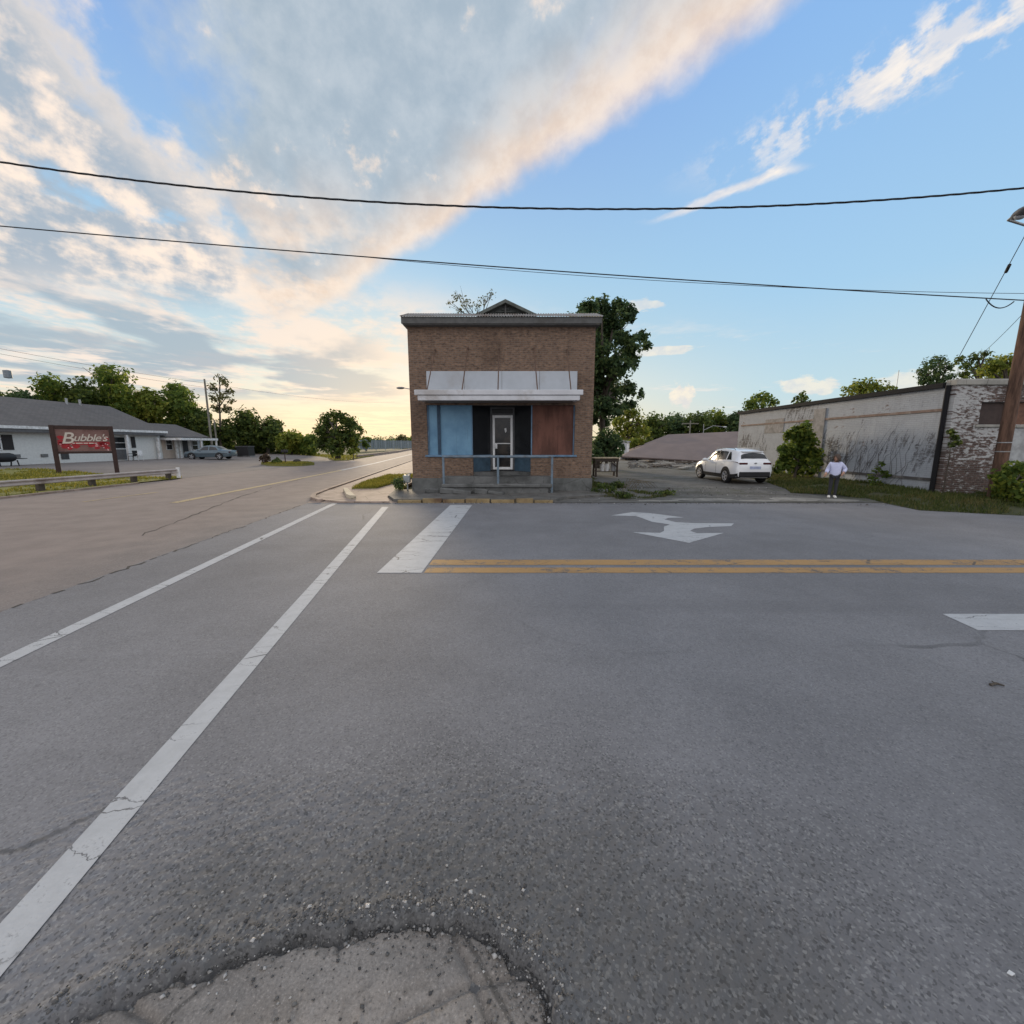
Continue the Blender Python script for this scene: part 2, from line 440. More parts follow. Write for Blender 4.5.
def brick_mat(name, c1, c2, mortar, axis='x', paint=None, paint_lo=.5, dark=(.05, .035, .028), bh=.075, bw=.22, soot=.5, vines=0.0, worn_low=0.0, fine_w=.34):
    def fn(T, b):
        p = T.wpos(); x, y, z = T.sep(p)
        u = x if axis == 'x' else y
        uv = T.com(u, z, 0.0)
        n = T.node('ShaderNodeTexBrick'); T.link(uv, n.inputs['Vector'])
        n.inputs['Scale'].default_value = 1.0; n.inputs['Brick Width'].default_value = bw; n.inputs['Row Height'].default_value = bh
        n.inputs['Mortar Size'].default_value = .009; n.inputs['Mortar Smooth'].default_value = .3; n.inputs['Bias'].default_value = -.1
        n.inputs['Color1'].default_value = (*c1, 1); n.inputs['Color2'].default_value = (*c2, 1); n.inputs['Mortar'].default_value = (*mortar, 1)
        c = X(T.nt, n.outputs['Color']); mf = X(T.nt, n.outputs['Fac'])
        rowv = T.noise(T.com(u * 7.0, z * 13.3, 3.0), 1, 2, .6)
        big = T.noise(T.com(u, z, 5.0), .55, 6, .62); mid = T.noise(T.com(u, z, 9.0), 2.6, 6, .68)
        c = T.mix(rowv.ss(.52, .68) * .6, c, dark); c = T.mix(rowv.ss(.46, .32) * .55, c, tuple(v * 1.5 for v in c1))
        c = T.mix(big.ss(.5, .7) * soot, c, tuple(v * .5 for v in c2))
        streak = T.noise(T.com(u * 3.0, z * .22, 2.0), 1, 5, .65)
        c = T.mix(streak.ss(.56, .74) * .3, c, tuple(v * .45 for v in c2))
        rough = .88
        if paint:
            fine = T.noise(T.com(u * 4.6, z * 13.3, 1.0), 1, 3, .7)
            pm = big * .55 + mid * .26 + fine * fine_w + (.17 - fine_w * .5)
            pc = T.mix(mid.ss(.3, .7), tuple(v * .86 for v in paint), paint)
            pc = T.mix(mf * .35, pc, tuple(v * .55 for v in paint))
            pc = T.mix(streak.ss(.5, .72) * .35, pc, tuple(v * .55 for v in paint))
            if vines:
                sl = T.noise(T.com(u * 5.5 + z * 1.6, z * 1.1 - u * .3, 7.0), 1, 4, .7)
                area = T.noise(T.com(u * .30, z * .4, 17.0), 1, 3, .5)
                sl2 = T.noise(T.com(u * 9.0 + z * 3.0, z * 5.0, 27.0), 1, 4, .75)
                vm = (sl * .75 + sl2 * .3 + (area - .5) * 1.1 - (z - 2.0).abs() * .02).ss(.55, .68).max((sl2 + (area - .5) * .6).ss(.62, .72) * .8)
                vm = vm * fine.ss(.36, .52) * (mid.ss(.30, .55) * .6 + .4)
                pc = T.mix(vm * vines, pc, (.085, .082, .085))
            pmask = pm.ss(paint_lo + .06, paint_lo - .03)
            if worn_low: pmask = (pm + z.ss(1.6, .2) * worn_low).ss(paint_lo + .06, paint_lo - .03)
            c = T.mix(pmask, c, pc)
        put(T, b, 'Base Color', c); b.inputs['Roughness'].default_value = rough
        T.nt.links.new(T.bump(mf * -1.0 + mid * .5 + rowv * .3, .6, .012), b.inputs['Normal'])
    return mat(name, fn)
def leaf_mat(name, a, c_, tip, trans=.35):
    def fn(T, b):
        gi = T.node('ShaderNodeNewGeometry'); r = X(T.nt, gi.outputs['Random Per Island'])
        p = T.wpos(); n = T.noise(p, .8, 3, .5)
        c = T.mix(r, a, c_); c = T.mix((n + (r - .5) * .5).ss(.52, .72) * .8, c, tip)
        put(T, b, 'Base Color', c); b.inputs['Roughness'].default_value = .6
        b.inputs['Specular IOR Level'].default_value = .2
        tr = T.node('ShaderNodeBsdfTranslucent'); T.link(T.scale(c, 1.25), tr.inputs['Color'])
        ms = T.node('ShaderNodeMixShader'); ms.inputs[0].default_value = trans
        T.nt.links.new(b.outputs[0], ms.inputs[1]); T.nt.links.new(tr.outputs[0], ms.inputs[2])
        T.nt.links.new(ms.outputs[0], T.nt.nodes['Material Output'].inputs['Surface'])
    return mat(name, fn)
def bark_mat(name, a, c_):
    def fn(T, b):
        p = T.coord(); x, y, z = T.sep(p); n = T.noise(T.com(x * 9, y * 9, z * 1.3), 1, 5, .65)
        put(T, b, 'Base Color', T.mix(n.ss(.35, .65), a, c_)); b.inputs['Roughness'].default_value = .9
        T.nt.links.new(T.bump(n, .7, .02), b.inputs['Normal'])
    return mat(name, fn)
def glass_mat(name, tint=(.012, .013, .015), rough=.06):
    def fn(T, b):
        n = T.noise(T.coord(), 2.5, 4, .6)
        put(T, b, 'Base Color', T.mix(n, tint, tuple(v * 2.2 for v in tint))); put(T, b, 'Roughness', n * .1 + rough)
        b.inputs['Specular IOR Level'].default_value = .5
    return mat(name, fn)
def shingle_mat(name, a, c_):
    def fn(T, b):
        p = T.wpos(); x, y, z = T.sep(p)
        n = T.node('ShaderNodeTexBrick'); T.link(T.com(y, z * 2.0, 0.0), n.inputs['Vector'])
        n.inputs['Scale'].default_value = 1; n.inputs['Brick Width'].default_value = .4; n.inputs['Row Height'].default_value = .16
        n.inputs['Mortar Size'].default_value = .012
        n.inputs['Color1'].default_value = (*a, 1); n.inputs['Color2'].default_value = (*c_, 1); n.inputs['Mortar'].default_value = (*[v * .6 for v in a], 1)
        st = T.noise(T.com(y * .9, z * .3, x * .3), 1, 5, .6)
        put(T, b, 'Base Color', T.mix(st.ss(.45, .7) * .4, X(T.nt, n.outputs['Color']), tuple(v * .7 for v in a))); b.inputs['Roughness'].default_value = .9
    return mat(name, fn)

A_CROSS = asphalt('grey_asphalt', (.196, .193, .202))
A_MAIN = asphalt('brown_grey_asphalt', (.196, .176, .168), warm=.75, fine=.7)  # brownish asphalt; warm mix also paints the pink sky reflection into it
A_LOT = asphalt('pale_lot_asphalt', (.17, .16, .155), warm=.35, fine=.6)
WHITE_LINE = paint_mat('white_road_paint', (.46, .465, .475), .32)
YEL_LINE = paint_mat('yellow_road_paint', (.43, .262, .115), .6)
YEL_FADED = paint_mat('faded_yellow_paint', (.48, .37, .21), .62, (.17, .15, .14))
CONC = concrete('pavement_concrete', (.24, .225, .205))
CONC_PINK = concrete('warm_pavement_concrete', (.33, .255, .21), (.15, .105, .08), .5)
CONC_BASE = concrete('broken_concrete', (.255, .228, .205), (.15, .125, .105), .55, .6)
LOT = lot_mat('worn_lot_surface')
SOIL = soil_mat('field_soil', (.055, .06, .025), (.09, .085, .04), (.06, .075, .022))
TURF = soil_mat('turf_soil', (.13, .14, .03), (.22, .20, .05), (.14, .11, .05))
BANK = soil_mat('bank_soil', (.035, .045, .016), (.07, .066, .03), (.05, .045, .028))
LEAF = {
 'dark': leaf_mat('dark_leaves', (.050, .078, .022), (.095, .135, .034), (.17, .20, .038), .45),
 'mid': leaf_mat('mid_leaves', (.070, .115, .024), (.13, .18, .036), (.27, .30, .05), .58),
 'lit': leaf_mat('sunlit_yellow_green_leaves', (.11, .15, .026), (.20, .23, .040), (.34, .33, .055), .5),  # sunlit tone is painted into these leaf colours
 'blue': leaf_mat('blue_green_leaves', (.040, .078, .034), (.085, .13, .052), (.14, .185, .060), .45),
 'pale': leaf_mat('pale_leaves', (.075, .085, .035), (.13, .135, .055), (.20, .18, .075), .45),
 'red': leaf_mat('reddish_leaves', (.060, .040, .030), (.10, .062, .042), (.12, .09, .05), .3)}
GRASS = leaf_mat('grass_blades', (.13, .14, .022), (.25, .23, .04), (.36, .30, .06), .4)  # yellowish sunlit tone painted into the blade colours
GRASS_D = leaf_mat('shaded_grass_blades', (.050, .072, .018), (.095, .11, .032), (.15, .13, .05), .35)  # darker copy of the grass, shade painted into its colours
BARK = bark_mat('tree_bark', (.045, .036, .028), (.11, .092, .074))
BARK_P = bark_mat('pale_bark', (.16, .15, .13), (.28, .26, .22))
POLE_W = bark_mat('creosote_pole_wood', (.060, .034, .024), (.15, .085, .058))
POLE_G = bark_mat('weathered_pole_wood', (.13, .12, .10), (.25, .235, .20))
WHITE = plain('white_paint', (.70, .70, .70), .55, dirt=(.42, .40, .37))
WHITE_SIDING = plain('white_siding_paint', (.66, .66, .64), .6, var=.06)
BLACK = plain('black_paint', (.02, .02, .022), .5)
RUBBER = plain('rubber', (.018, .018, .019), .85)
STEEL = plain('galvanised_steel', (.34, .35, .36), .5, .6, dirt=(.22, .18, .14))
CABLE = plain('cable_sheath', (.022, .023, .026), .7)
GLASS = glass_mat('dark_glass')
# ------------------------------------------------------------------ ground and roads
sheet('ground', [(-4000, -4000), (4000, -4000), (4000, 4000), (-4000, 4000)], -.14, SOIL)
# edge between the grey cross street and the browner main road
SEAM = [(-5.6, -60), (-5.9, -2), (-6.17, 4.75), (-6.61, 9.88), (-7.0, 14.12)]
def lot_z(x): 
    t = min(1, max(0, (-22 - x) / 13)); return .42 * t * t * (3 - 2 * t)
# main road bends gently left in the distance
KERB_R = [(-7.0, 14.12), (-7.55, 15.6), (-8.04, 17.8), (-9.28, 28.0), (-11.0, 42), (-13.2, 60), (-19, 100), (-34, 190), (-60, 320)]
KERB_L = [(-19.6, 10), (-19.5, 24), (-19.8, 36), (-20.5, 46), (-22.0, 60), (-27, 100), (-42, 190), (-70, 320)]
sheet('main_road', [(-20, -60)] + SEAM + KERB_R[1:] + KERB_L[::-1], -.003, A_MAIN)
# cross street: big sheet with a finely modelled, broken patch near the camera
PX0, PX1, PY0, PY1 = -2.6, 1.6, .1, 2.3
OUT = [(-2.1, .2), (-1.95, .85), (-1.72, 1.10), (-1.45, 1.25), (-1.18, 1.32), (-1.00, 1.385), (-.84, 1.44), (-.66, 1.43), (-.50, 1.475), (-.36, 1.455), (-.24, 1.465), (-.12, 1.43), (-.02, 1.36), (.05, 1.32), (.11, 1.23), (.15, 1.13), (.22, .95), (.26, .7), (.32, .2)]
def sd_poly(px, py, poly):
    d = np.full(px.shape, 1e9); inside = np.zeros(px.shape, bool); n = len(poly)
    for i in range(n):
        (x0, y0), (x1, y1) = poly[i], poly[(i + 1) % n]
        ex, ey = x1 - x0, y1 - y0; wx, wy = px - x0, py - y0
        t = np.clip((wx * ex + wy * ey) / (ex * ex + ey * ey), 0, 1)
        d = np.minimum(d, np.hypot(wx - ex * t, wy - ey * t))
        c = ((y0 > py) != (y1 > py)) & (px < ex * (py - y0) / (ey + 1e-12) + x0); inside ^= c
    return np.where(inside, d, -d)
def vnoise(x, y, seed=0):
    rs = np.random.RandomState(seed); tab = rs.rand(256, 256)
    xi = np.floor(x).astype(int); yi = np.floor(y).astype(int); fx = x - xi; fy = y - yi
    fx = fx * fx * (3 - 2 * fx); fy = fy * fy * (3 - 2 * fy)
    g = lambda a, b: tab[a % 256, b % 256]
    return (g(xi, yi) * (1 - fx) + g(xi + 1, yi) * fx) * (1 - fy) + (g(xi, yi + 1) * (1 - fx) + g(xi + 1, yi + 1) * fx) * fy
def fbm(x, y, seed=0, o=4):
    return sum(vnoise(x * 2 ** i, y * 2 ** i, seed + i) * .5 ** (i + 1) for i in range(o))
nx, ny = 420, 220
gx, gy = np.meshgrid(np.linspace(PX0, PX1, nx), np.linspace(PY0, PY1, ny))
sdv = sd_poly(gx, gy, OUT) + (fbm(gx * 9, gy * 9, 3) - .47) * .10 + (fbm(gx * 30, gy * 30, 8) - .47) * .05
edge = np.clip(np.minimum(np.minimum(gx - PX0, PX1 - gx), np.minimum(gy - PY0, PY1 - gy)) / .15, 0, 1)
st = np.clip((sdv + .004) / .014, 0, 1)
gz = -.060 * st + edge * ((fbm(gx * 34, gy * 34, 21) - .47) * .012 + (fbm(gx * 2.2, gy * 2.2, 5) - .47) * .012) + .010 * np.exp(-((sdv + .04) / .05) ** 2) * edge
xs_, ys_ = [], []
V = [tuple(v) for v in np.stack([gx, gy, gz], -1).reshape(-1, 3)]
Fc = [(j*nx+i, j*nx+i+1, (j+1)*nx+i+1, (j+1)*nx+i) for j in range(ny - 1) for i in range(nx - 1)]
mb = MB(); mb.add(V, Fc)
mb.quad(*[(x, y, 0) for x, y in SEAM[::-1] if y > PY1] , (-5.98, PY1, 0), (PX0, PY1, 0), (PX1, PY1, 0), (400, PY1, 0), (400, 14.12, 0))
mb.quad((-5.98, PY1, 0), (-5.9, PY0, 0), (PX0, PY0, 0), (PX0, PY1, 0))
mb.quad((PX1, PY1, 0), (PX1, PY0, 0), (400, PY0, 0), (400, PY1, 0))
mb.quad((-5.9, PY0, 0), (-5.6, -60, 0), (400, -60, 0), (400, PY0, 0), (PX1, PY0, 0), (PX0, PY0, 0))
o = mb.build('cross_street', A_CROSS, fix=False); tag(o, kind='structure')
bm = bmesh.new(); bm.from_mesh(o.data); bmesh.ops.recalc_face_normals(bm, faces=bm.faces)
if sum(f.normal.z for f in bm.faces) < 0: bmesh.ops.reverse_faces(bm, faces=bm.faces)
bm.to_mesh(o.data); bm.free()
for pl_ in o.data.polygons: pl_.use_smooth = True
# old concrete showing in the hole
cx_, cy_ = np.meshgrid(np.linspace(-2.3, .45, 300), np.linspace(.12, 1.6, 170))
crack = np.abs(cy_ - (1.18 + .12 * np.sin(cx_ * 3 + 1) + .05 * fbm(cx_ * 6, cy_ * 6, 2)))
crack2 = np.abs(cx_ + .10 - .55 * (1.25 - cy_) + .06 * fbm(cx_ * 9, cy_ * 9, 12))
cz_ = -.034 + (fbm(cx_ * 3, cy_ * 3, 31) - .47) * .016 + (fbm(cx_ * 26, cy_ * 26, 33) - .47) * .006 - .022 * np.exp(-(crack / .016) ** 2) - .018 * np.exp(-(crack2 / .015) ** 2)
sdc = sd_poly(cx_, cy_, OUT) + (fbm(cx_ * 9, cy_ * 9, 3) - .47) * .10 + (fbm(cx_ * 30, cy_ * 30, 8) - .47) * .05; cz_ = cz_ - .05 * np.exp(-((sdc - .008) / .016) ** 2); cz_ = np.where(sdc < -.06, -.09, cz_)
mb = MB(); mb.add([tuple(v) for v in np.stack([cx_, cy_, cz_], -1).reshape(-1, 3)], [(j*300+i, j*300+i+1, (j+1)*300+i+1, (j+1)*300+i) for j in range(169) for i in range(299)])
o = mb.build('old_concrete', CONC_BASE, smooth=True, fix=False); tag(o, kind='structure')
# loose stones along the broken edge
def stones(name, pts, sizes, m, zf=lambda x, y: 0.0, seed=1):
    rs = np.random.RandomState(seed)
    base = np.array([(1,0,0),(-1,0,0),(0,1,0),(0,-1,0),(0,0,1),(0,0,-1)], float)
    tri = np.array([(0,2,4),(2,1,4),(1,3,4),(3,0,4),(2,0,5),(1,2,5),(3,1,5),(0,3,5)])
    vs = []; fs = []
    for k, ((x, y), r) in enumerate(zip(pts, sizes)):
        b = base * (r * rs.uniform(.5, 1.25, (6, 1))); a = rs.rand() * 6.28; ca, sa = math.cos(a), math.sin(a)
        b = b @ np.array([(ca, sa, 0), (-sa, ca, 0), (0, 0, .7)]); b[:, 0] += x; b[:, 1] += y; b[:, 2] += zf(x, y) + r * .25
        vs.append(b); fs.append(tri + 6 * k)
    return np_mesh(name, np.concatenate(vs), np.concatenate(fs), m, tri=True)
STONE = mat('loose_stone', lambda T, b: (put(T, b, 'Base Color', T.ramp(X(T.nt, T.node('ShaderNodeNewGeometry').outputs['Random Per Island']), [(0, (.045, .045, .048)), (.5, (.12, .115, .11)), (.85, (.22, .21, .20)), (1, (.5, .48, .46))])), put(T, b, 'Roughness', .85)))
rs = np.random.RandomState(4); pts = []; szs = []
for _ in range(3200):
    i = rs.randint(2, len(OUT) - 2); t = rs.rand(); x = OUT[i][0] * (1-t) + OUT[i+1][0] * t; y = OUT[i][1] * (1-t) + OUT[i+1][1] * t
    s_ = .045 if rs.rand() < .55 else .20
    pts.append((x + rs.normal() * s_, y + rs.normal() * s_ + .03)); szs.append(rs.uniform(.002, .007) if rs.rand() < .88 else rs.uniform(.006, .013))
for _ in range(160):
    pts.append((rs.uniform(-2.2, 3.0), rs.uniform(.9, 3.2))); szs.append(rs.uniform(.0015, .005))
def zq(x, y):
    if PX0 < x < PX1 and PY0 < y < PY1:
        i = int((x - PX0) / (PX1 - PX0) * (nx - 1)); j = int((y - PY0) / (PY1 - PY0) * (ny - 1)); z = gz[j, i]
        return max(z, -.030)
    return 0.0
o = stones('loose_gravel', pts, szs, STONE, zq); tag(o, kind='stuff')
# ------------------------------------------------------------------ painted markings
def strip(name, a0, a1, b1, b0, m=WHITE_LINE, z=.004):
    n = 14; mb = MB()
    L = lambda p, q, t: (p[0] + (q[0]-p[0])*t, p[1] + (q[1]-p[1])*t)
    for i in range(n):
        t0, t1 = i / n, (i + 1) / n
        mb.quad((*L(a0, b0, t0), z), (*L(a1, b1, t0), z), (*L(a1, b1, t1), z), (*L(a0, b0, t1), z))
    o = mb.build(name, m); 
    if o.data.polygons[0].normal.z < 0: o.data.flip_normals()
    return tag(o, kind='structure')
strip('crosswalk_line', (-4.56, 2.9), (-4.74, 2.9), (-6.12, 14.0), (-5.93, 14.0))
strip('crosswalk_line', (-1.88, .9), (-2.065, .9), (-4.17, 13.2), (-3.965, 13.2))
strip('stop_line', (-2.12, 6.29), (-1.42, 6.29), (-1.32, 13.65), (-2.04, 13.65))
strip('centre_line', (-1.38, 6.29), (-1.38, 6.57), (60, 6.57), (60, 6.29), YEL_LINE)
strip('centre_line', (-1.385, 6.72), (-1.385, 7.04), (60, 7.04), (60, 6.72), YEL_LINE)
strip('stop_line', (5.12, 4.69), (5.06, 4.25), (11, 4.24), (11, 4.69))
AR = [G(*q, 0) for q in ((611, 515.5), (632, 512.3), (650, 513.2), (684, 517.6), (668, 518), (664.5, 519.5), (676, 522.3), (695, 523.3), (734, 523.5), (731, 526.2), (708, 527.2), (694, 528.8), (690, 531), (697, 533.5), (724, 533), (689, 543), (632, 532.2), (660, 533), (664, 531), (664, 526.8), (670, 524.5), (652, 522), (642, 518.2), (636, 516.2))]
mb = MB(); mb.quad(*[(x, y, .004) for x, y in AR]); o = mb.build('turn_arrow', WHITE_LINE); tag(o, kind='structure')
if o.data.polygons[0].normal.z < 0: o.data.flip_normals()
strip('centre_line', (-14.92, 14.4), (-15.07, 14.4), (-14.95, 17.4), (-14.8, 17.4), YEL_FADED)
cl = [(-11.62, 14.12), (-12.2, 22), (-13.1, 32), (-14.41, 44.3), (-16.6, 60), (-21.5, 95)]
for a, b in zip(cl[:-1], cl[1:]): strip('centre_line', (a[0]-.16, a[1]), (a[0]+.16, a[1]), (b[0]+.16, b[1]), (b[0]-.16, b[1]), YEL_FADED if a[1] < 30 else WHITE_LINE)
for yy, xx in ((47, -18.2), (52, -18.6)): strip('edge_mark', (xx, yy), (xx + .25, yy), (xx + .1, yy + 1.6), (xx - .15, yy + 1.6))
# ------------------------------------------------------------------ kerbs, pavement, verges, lots
def slab(name, poly, z0, z1, m, kind='structure'):
    mb = MB(); mb.prism([(x, y, z0) for x, y in poly], (0, 0, z1 - z0)); o = mb.build(name, m); return tag(o, kind=kind)
slab('pavement', [(-4.1, 14.32), (1.5, 14.32), (2.0, 15.0), (3.6, 15.6), (3.6, 17.4), (-4.9, 17.4), (-4.6, 15.4)], -.05, .115, concrete('dark_pavement', (.125, .12, .112), (.05, .05, .045), .6))
YKERB = concrete('yellow_kerb', (.27, .20, .105), (.09, .045, .03), .95)
kx = [-3.95, -3.1, -2.4, -1.62, -.75, .1, .75, 1.42]
for i in range(len(kx) - 1):
    dz = [-.04, .01, -.02, .0, -.03, .01, -.05][i]
    slab('kerb_stone', [(kx[i] + .03, 14.125 + .03 * (i % 2)), (kx[i+1] - .02, 14.125 + .02 * (i % 3)), (kx[i+1] - .02, 14.31), (kx[i] + .02, 14.31)], -.05, .13 + dz, YKERB)
# warm corner pavement running back along the main road
slab('pavement', [(-5.9, 14.14), (-4.2, 14.14), (-4.65, 15.4), (-4.95, 17.6), (-5.4, 26), (-7.6, 40), (-10.2, 56), (-11.4, 56), (-9.2, 40), (-7.0, 26), (-6.6, 19.6), (-7.6, 18.6), (-7.9, 17.5), (-7.35, 15.6), (-6.7, 14.6)], -.05, .055, CONC_PINK)
mb = MB(); kr = [(-6.75, 14.35), (-7.3, 14.95), (-7.75, 16.0), (-8.04, 17.8), (-8.6, 22.5), (-9.28, 28), (-10.1, 34.5), (-11, 42), (-13.2, 60), (-17, 86)]
for (a, b) in zip(kr[:-1], kr[1:]):
    d = Vector((b[0]-a[0], b[1]-a[1], 0)); nrm = Vector((d.y, -d.x, 0)).normalized() * .16
    mb.prism([(a[0], a[1], -.05), (a[0]+nrm.x, a[1]+nrm.y, -.05), (b[0]+nrm.x, b[1]+nrm.y, -.05), (b[0], b[1], -.05)], (0, 0, .15))
tag(mb.build('kerb', CONC_PINK), kind='structure')
sheet('kerb_strip', [(a[0] + .1, a[1]) for a in kr] + [(-13.5, 86), (-9.0, 60), (-7.2, 42), (-6.3, 30), (-5.4, 18.5)], .048, CONC_PINK)
slab('kerb_stone', [(-7.05, 17.3), (-6.88, 17.3), (-5.75, 15.05), (-5.55, 14.7), (-5.80, 14.75), (-6.1, 15.2)], -.05, .19, concrete('pale_kerb', (.46, .40, .30), (.25, .17, .1), .4))
def tri_list(poly):
    bm = bmesh.new(); f = bm.faces.new([bm.verts.new((x, y, 0)) for x, y in poly]); r = bmesh.ops.triangulate(bm, faces=[f])
    out = [[(v.co.x, v.co.y) for v in q.verts] for q in bm.faces]; bm.free(); return out
def sample_poly(poly, n, seed):
    rs = np.random.RandomState(seed); T_ = tri_list(poly)
    ar = np.array([abs((b[0]-a[0])*(c[1]-a[1]) - (c[0]-a[0])*(b[1]-a[1])) for a, b, c in T_]); k = rs.choice(len(T_), n, p=ar/ar.sum())
    T_ = np.array(T_)[k]; u = rs.rand(n, 1); v = rs.rand(n, 1); fl = (u + v) > 1; u = np.where(fl, 1-u, u); v = np.where(fl, 1-v, v)
    return T_[:, 0] + (T_[:, 1]-T_[:, 0])*u + (T_[:, 2]-T_[:, 0])*v
def grass(name, poly, n, hgt, m, zf, seed=1, wid=.02, patchy=.0):
    P = sample_poly(poly, n, seed); rs = np.random.RandomState(seed + 7)
    if patchy: P = P[fbm(P[:, 0] * 1.1 + 50, P[:, 1] * 1.1 + 50, seed, 4) > patchy]
    n = len(P); a = rs.rand(n) * 6.283; h = hgt * rs.uniform(.4, 1.3, n) * (.6 + .8 * fbm(P[:, 0] * .9 + 80, P[:, 1] * .9 + 80, seed + 3, 3)); ln = rs.normal(size=(n, 2)) * h[:, None] * .35
    z = np.array([zf(x, y) for x, y in P]); w = wid * rs.uniform(.6, 1.4, n)
    dx, dy = np.cos(a) * w, np.sin(a) * w
    v = np.zeros((n, 3, 3)); v[:, 0] = np.stack([P[:, 0]-dx, P[:, 1]-dy, z-.01], -1); v[:, 1] = np.stack([P[:, 0]+dx, P[:, 1]+dy, z-.01], -1)
    v[:, 2] = np.stack([P[:, 0]+ln[:, 0], P[:, 1]+ln[:, 1], z+h], -1)
    o = np_mesh(name, v.reshape(-1, 3), np.arange(3*n).reshape(-1, 3), m, tri=True); return tag(o, kind='stuff')
V1 = [(-7.0, 18.1), (-6.0, 18.3), (-5.75, 22), (-5.5, 26.5), (-6.4, 26.5), (-7.7, 26.0), (-7.6, 21.5)]
V2 = [(-7.0, 31), (-6.2, 31), (-7.6, 40), (-8.6, 40)]
for i, vp in enumerate((V1, V2)):
    slab('verge_soil', vp, -.04, .085, TURF); grass('grass', vp, 9000 if i == 0 else 3500, .11, GRASS, lambda x, y: .085, 20 + i)
# motel side: verge behind the guard rail, then the car park rising to the motel
def height_grid(name, poly, zf, m, step=1.0):
    xs = [p[0] for p in poly]; ys = [p[1] for p in poly]
    bm = bmesh.new(); f = bm.faces.new([bm.verts.new((x, y, 0)) for x, y in poly])
    for ax, lo, hi in ((0, min(xs), max(xs)), (1, min(ys), max(ys))):
        k = lo + step
        while k < hi:
            co = (k, 0, 0) if ax == 0 else (0, k, 0); no = (1, 0, 0) if ax == 0 else (0, 1, 0)
            bmesh.ops.bisect_plane(bm, geom=bm.verts[:] + bm.edges[:] + bm.faces[:], plane_co=co, plane_no=no); k += step
    for v in bm.verts: v.co.z = zf(v.co.x, v.co.y)
    bmesh.ops.recalc_face_normals(bm, faces=bm.faces)
    if sum(q.normal.z for q in bm.faces) < 0: bmesh.ops.reverse_faces(bm, faces=bm.faces)
    me = bpy.data.meshes.new(name); bm.to_mesh(me); bm.free()
    return tag(link_mesh(name, me, m, None, True), kind='structure')
height_grid('car_park', [(-60, -10), (-19.7, -10), (-19.45, 24), (-19.7, 36), (-20.4, 46), (-21.6, 57), (-60, 80)], lambda x, y: lot_z(x) + .004, A_LOT, 2.0)
VG = [(-20.2, 4), (-19.15, 15), (-19.2, 24.2), (-19.9, 25.0), (-21.6, 24.2), (-25, 25.6), (-30.6, 27.2), (-32.0, 25.0), (-31, 10), (-28, 4)]
height_grid('verge_soil', VG, lambda x, y: lot_z(x) + .05 + .05 * min(1, max(0, (-19.6 - x) / 1.5)), TURF, 1.0)
grass('grass', VG, 34000, .11, GRASS, lambda x, y: lot_z(x) + .05 + .05 * min(1, max(0, (-19.6 - x) / 1.5)), 31, .03, .38)
slab('kerb_stone', [(-18.95, 12), (-18.75, 12), (-18.85, 21), (-19.05, 21)], -.05, .07, CONC_PINK)
ISL = [(-24.3, 40.5), (-22.6, 38.6), (-20.6, 37.6), (-19.2, 38.2), (-18.9, 40), (-20.5, 42), (-23, 42.4)]
slab('island_soil', ISL, -.05, .20, TURF); grass('grass', ISL, 5000, .12, GRASS, lambda x, y: .2, 41, .035)
FV = [(-25.5, 58), (-23.2, 53.5), (-21.2, 50), (-19.9, 51), (-21.0, 57), (-23, 70), (-40, 80), (-44, 70)]
slab('verge_soil', FV, -.05, .10, TURF); grass('grass', FV, 6000, .12, GRASS, lambda x, y: .1, 43, .05)
# right hand lot
def rlot_z(x, y):
    t = min(1, max(0, (y - 14.3) / 3)); w = min(1, max(0, (x - 2.2) / 1.5)); return .012 + .11 * t * t * (3 - 2 * t) * w
EDGE_R = [(2.0, 14.3), (3.4, 14.75), (5.26, 14.9), (7.04, 14.85), (9.2, 14.6), (10.9, 14.0), (11.49, 13.21), (12.32, 12.4), (14.39, 11.52), (18, 10.9), (60, 10.6)]
height_grid('side_lot', [(1.45, 14.13), (400, 14.13), (400, 30), (60, 90), (-4, 90), (-4, 17.45), (1.5, 17.45)], lambda x, y: rlot_z(x, y), LOT, 1.5)
BK = [(12.4, 12.5), (14.39, 11.55), (18, 11.0), (26, 10.9), (26, 15.1), (15.45, 15.1), (15.45, 27), (13.9, 27), (12.9, 21.5), (11.6, 17.6), (11.0, 16.3), (12.5, 16.0), (12.9, 15.0), (12.6, 13.6)]
OPEN = [(13.9, 27), (12.9, 21.5), (11.6, 17.6), (11.0, 16.3), (12.5, 16.0), (12.9, 15.0), (12.6, 13.6), (12.4, 12.5), (14.39, 11.55), (18, 11.0), (26, 10.9)]
def bk_z(x, y):
    d = 1e9
    for (x0, y0), (x1, y1) in zip(OPEN[:-1], OPEN[1:]):
        t = min(1, max(0, ((x - x0)*(x1 - x0) + (y - y0)*(y1 - y0)) / ((x1 - x0)**2 + (y1 - y0)**2))); d = min(d, math.hypot(x - x0 - t*(x1 - x0), y - y0 - t*(y1 - y0)))
    return (rlot_z(x, y) if y > 14.0 else 0) + .006 + min(.20, d * .13)
height_grid('bank', BK, bk_z, BANK, .4)
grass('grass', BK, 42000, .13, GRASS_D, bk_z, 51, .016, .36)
RG = [(2.9, 14.8), (5.4, 15.0), (6.0, 15.8), (5.0, 17.0), (4.6, 20), (4.4, 26), (3.5, 26), (3.35, 17.6), (2.5, 15.6)]
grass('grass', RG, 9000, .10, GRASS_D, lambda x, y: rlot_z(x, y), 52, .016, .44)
# far wooded ground
sheet('corner_ramp', [(-7.0, 14.12), (-3.95, 14.12), (-4.3, 16.0), (-5.0, 18), (-7.9, 18.2), (-7.75, 16.4), (-7.4, 15.3)], .008, CONC_PINK)

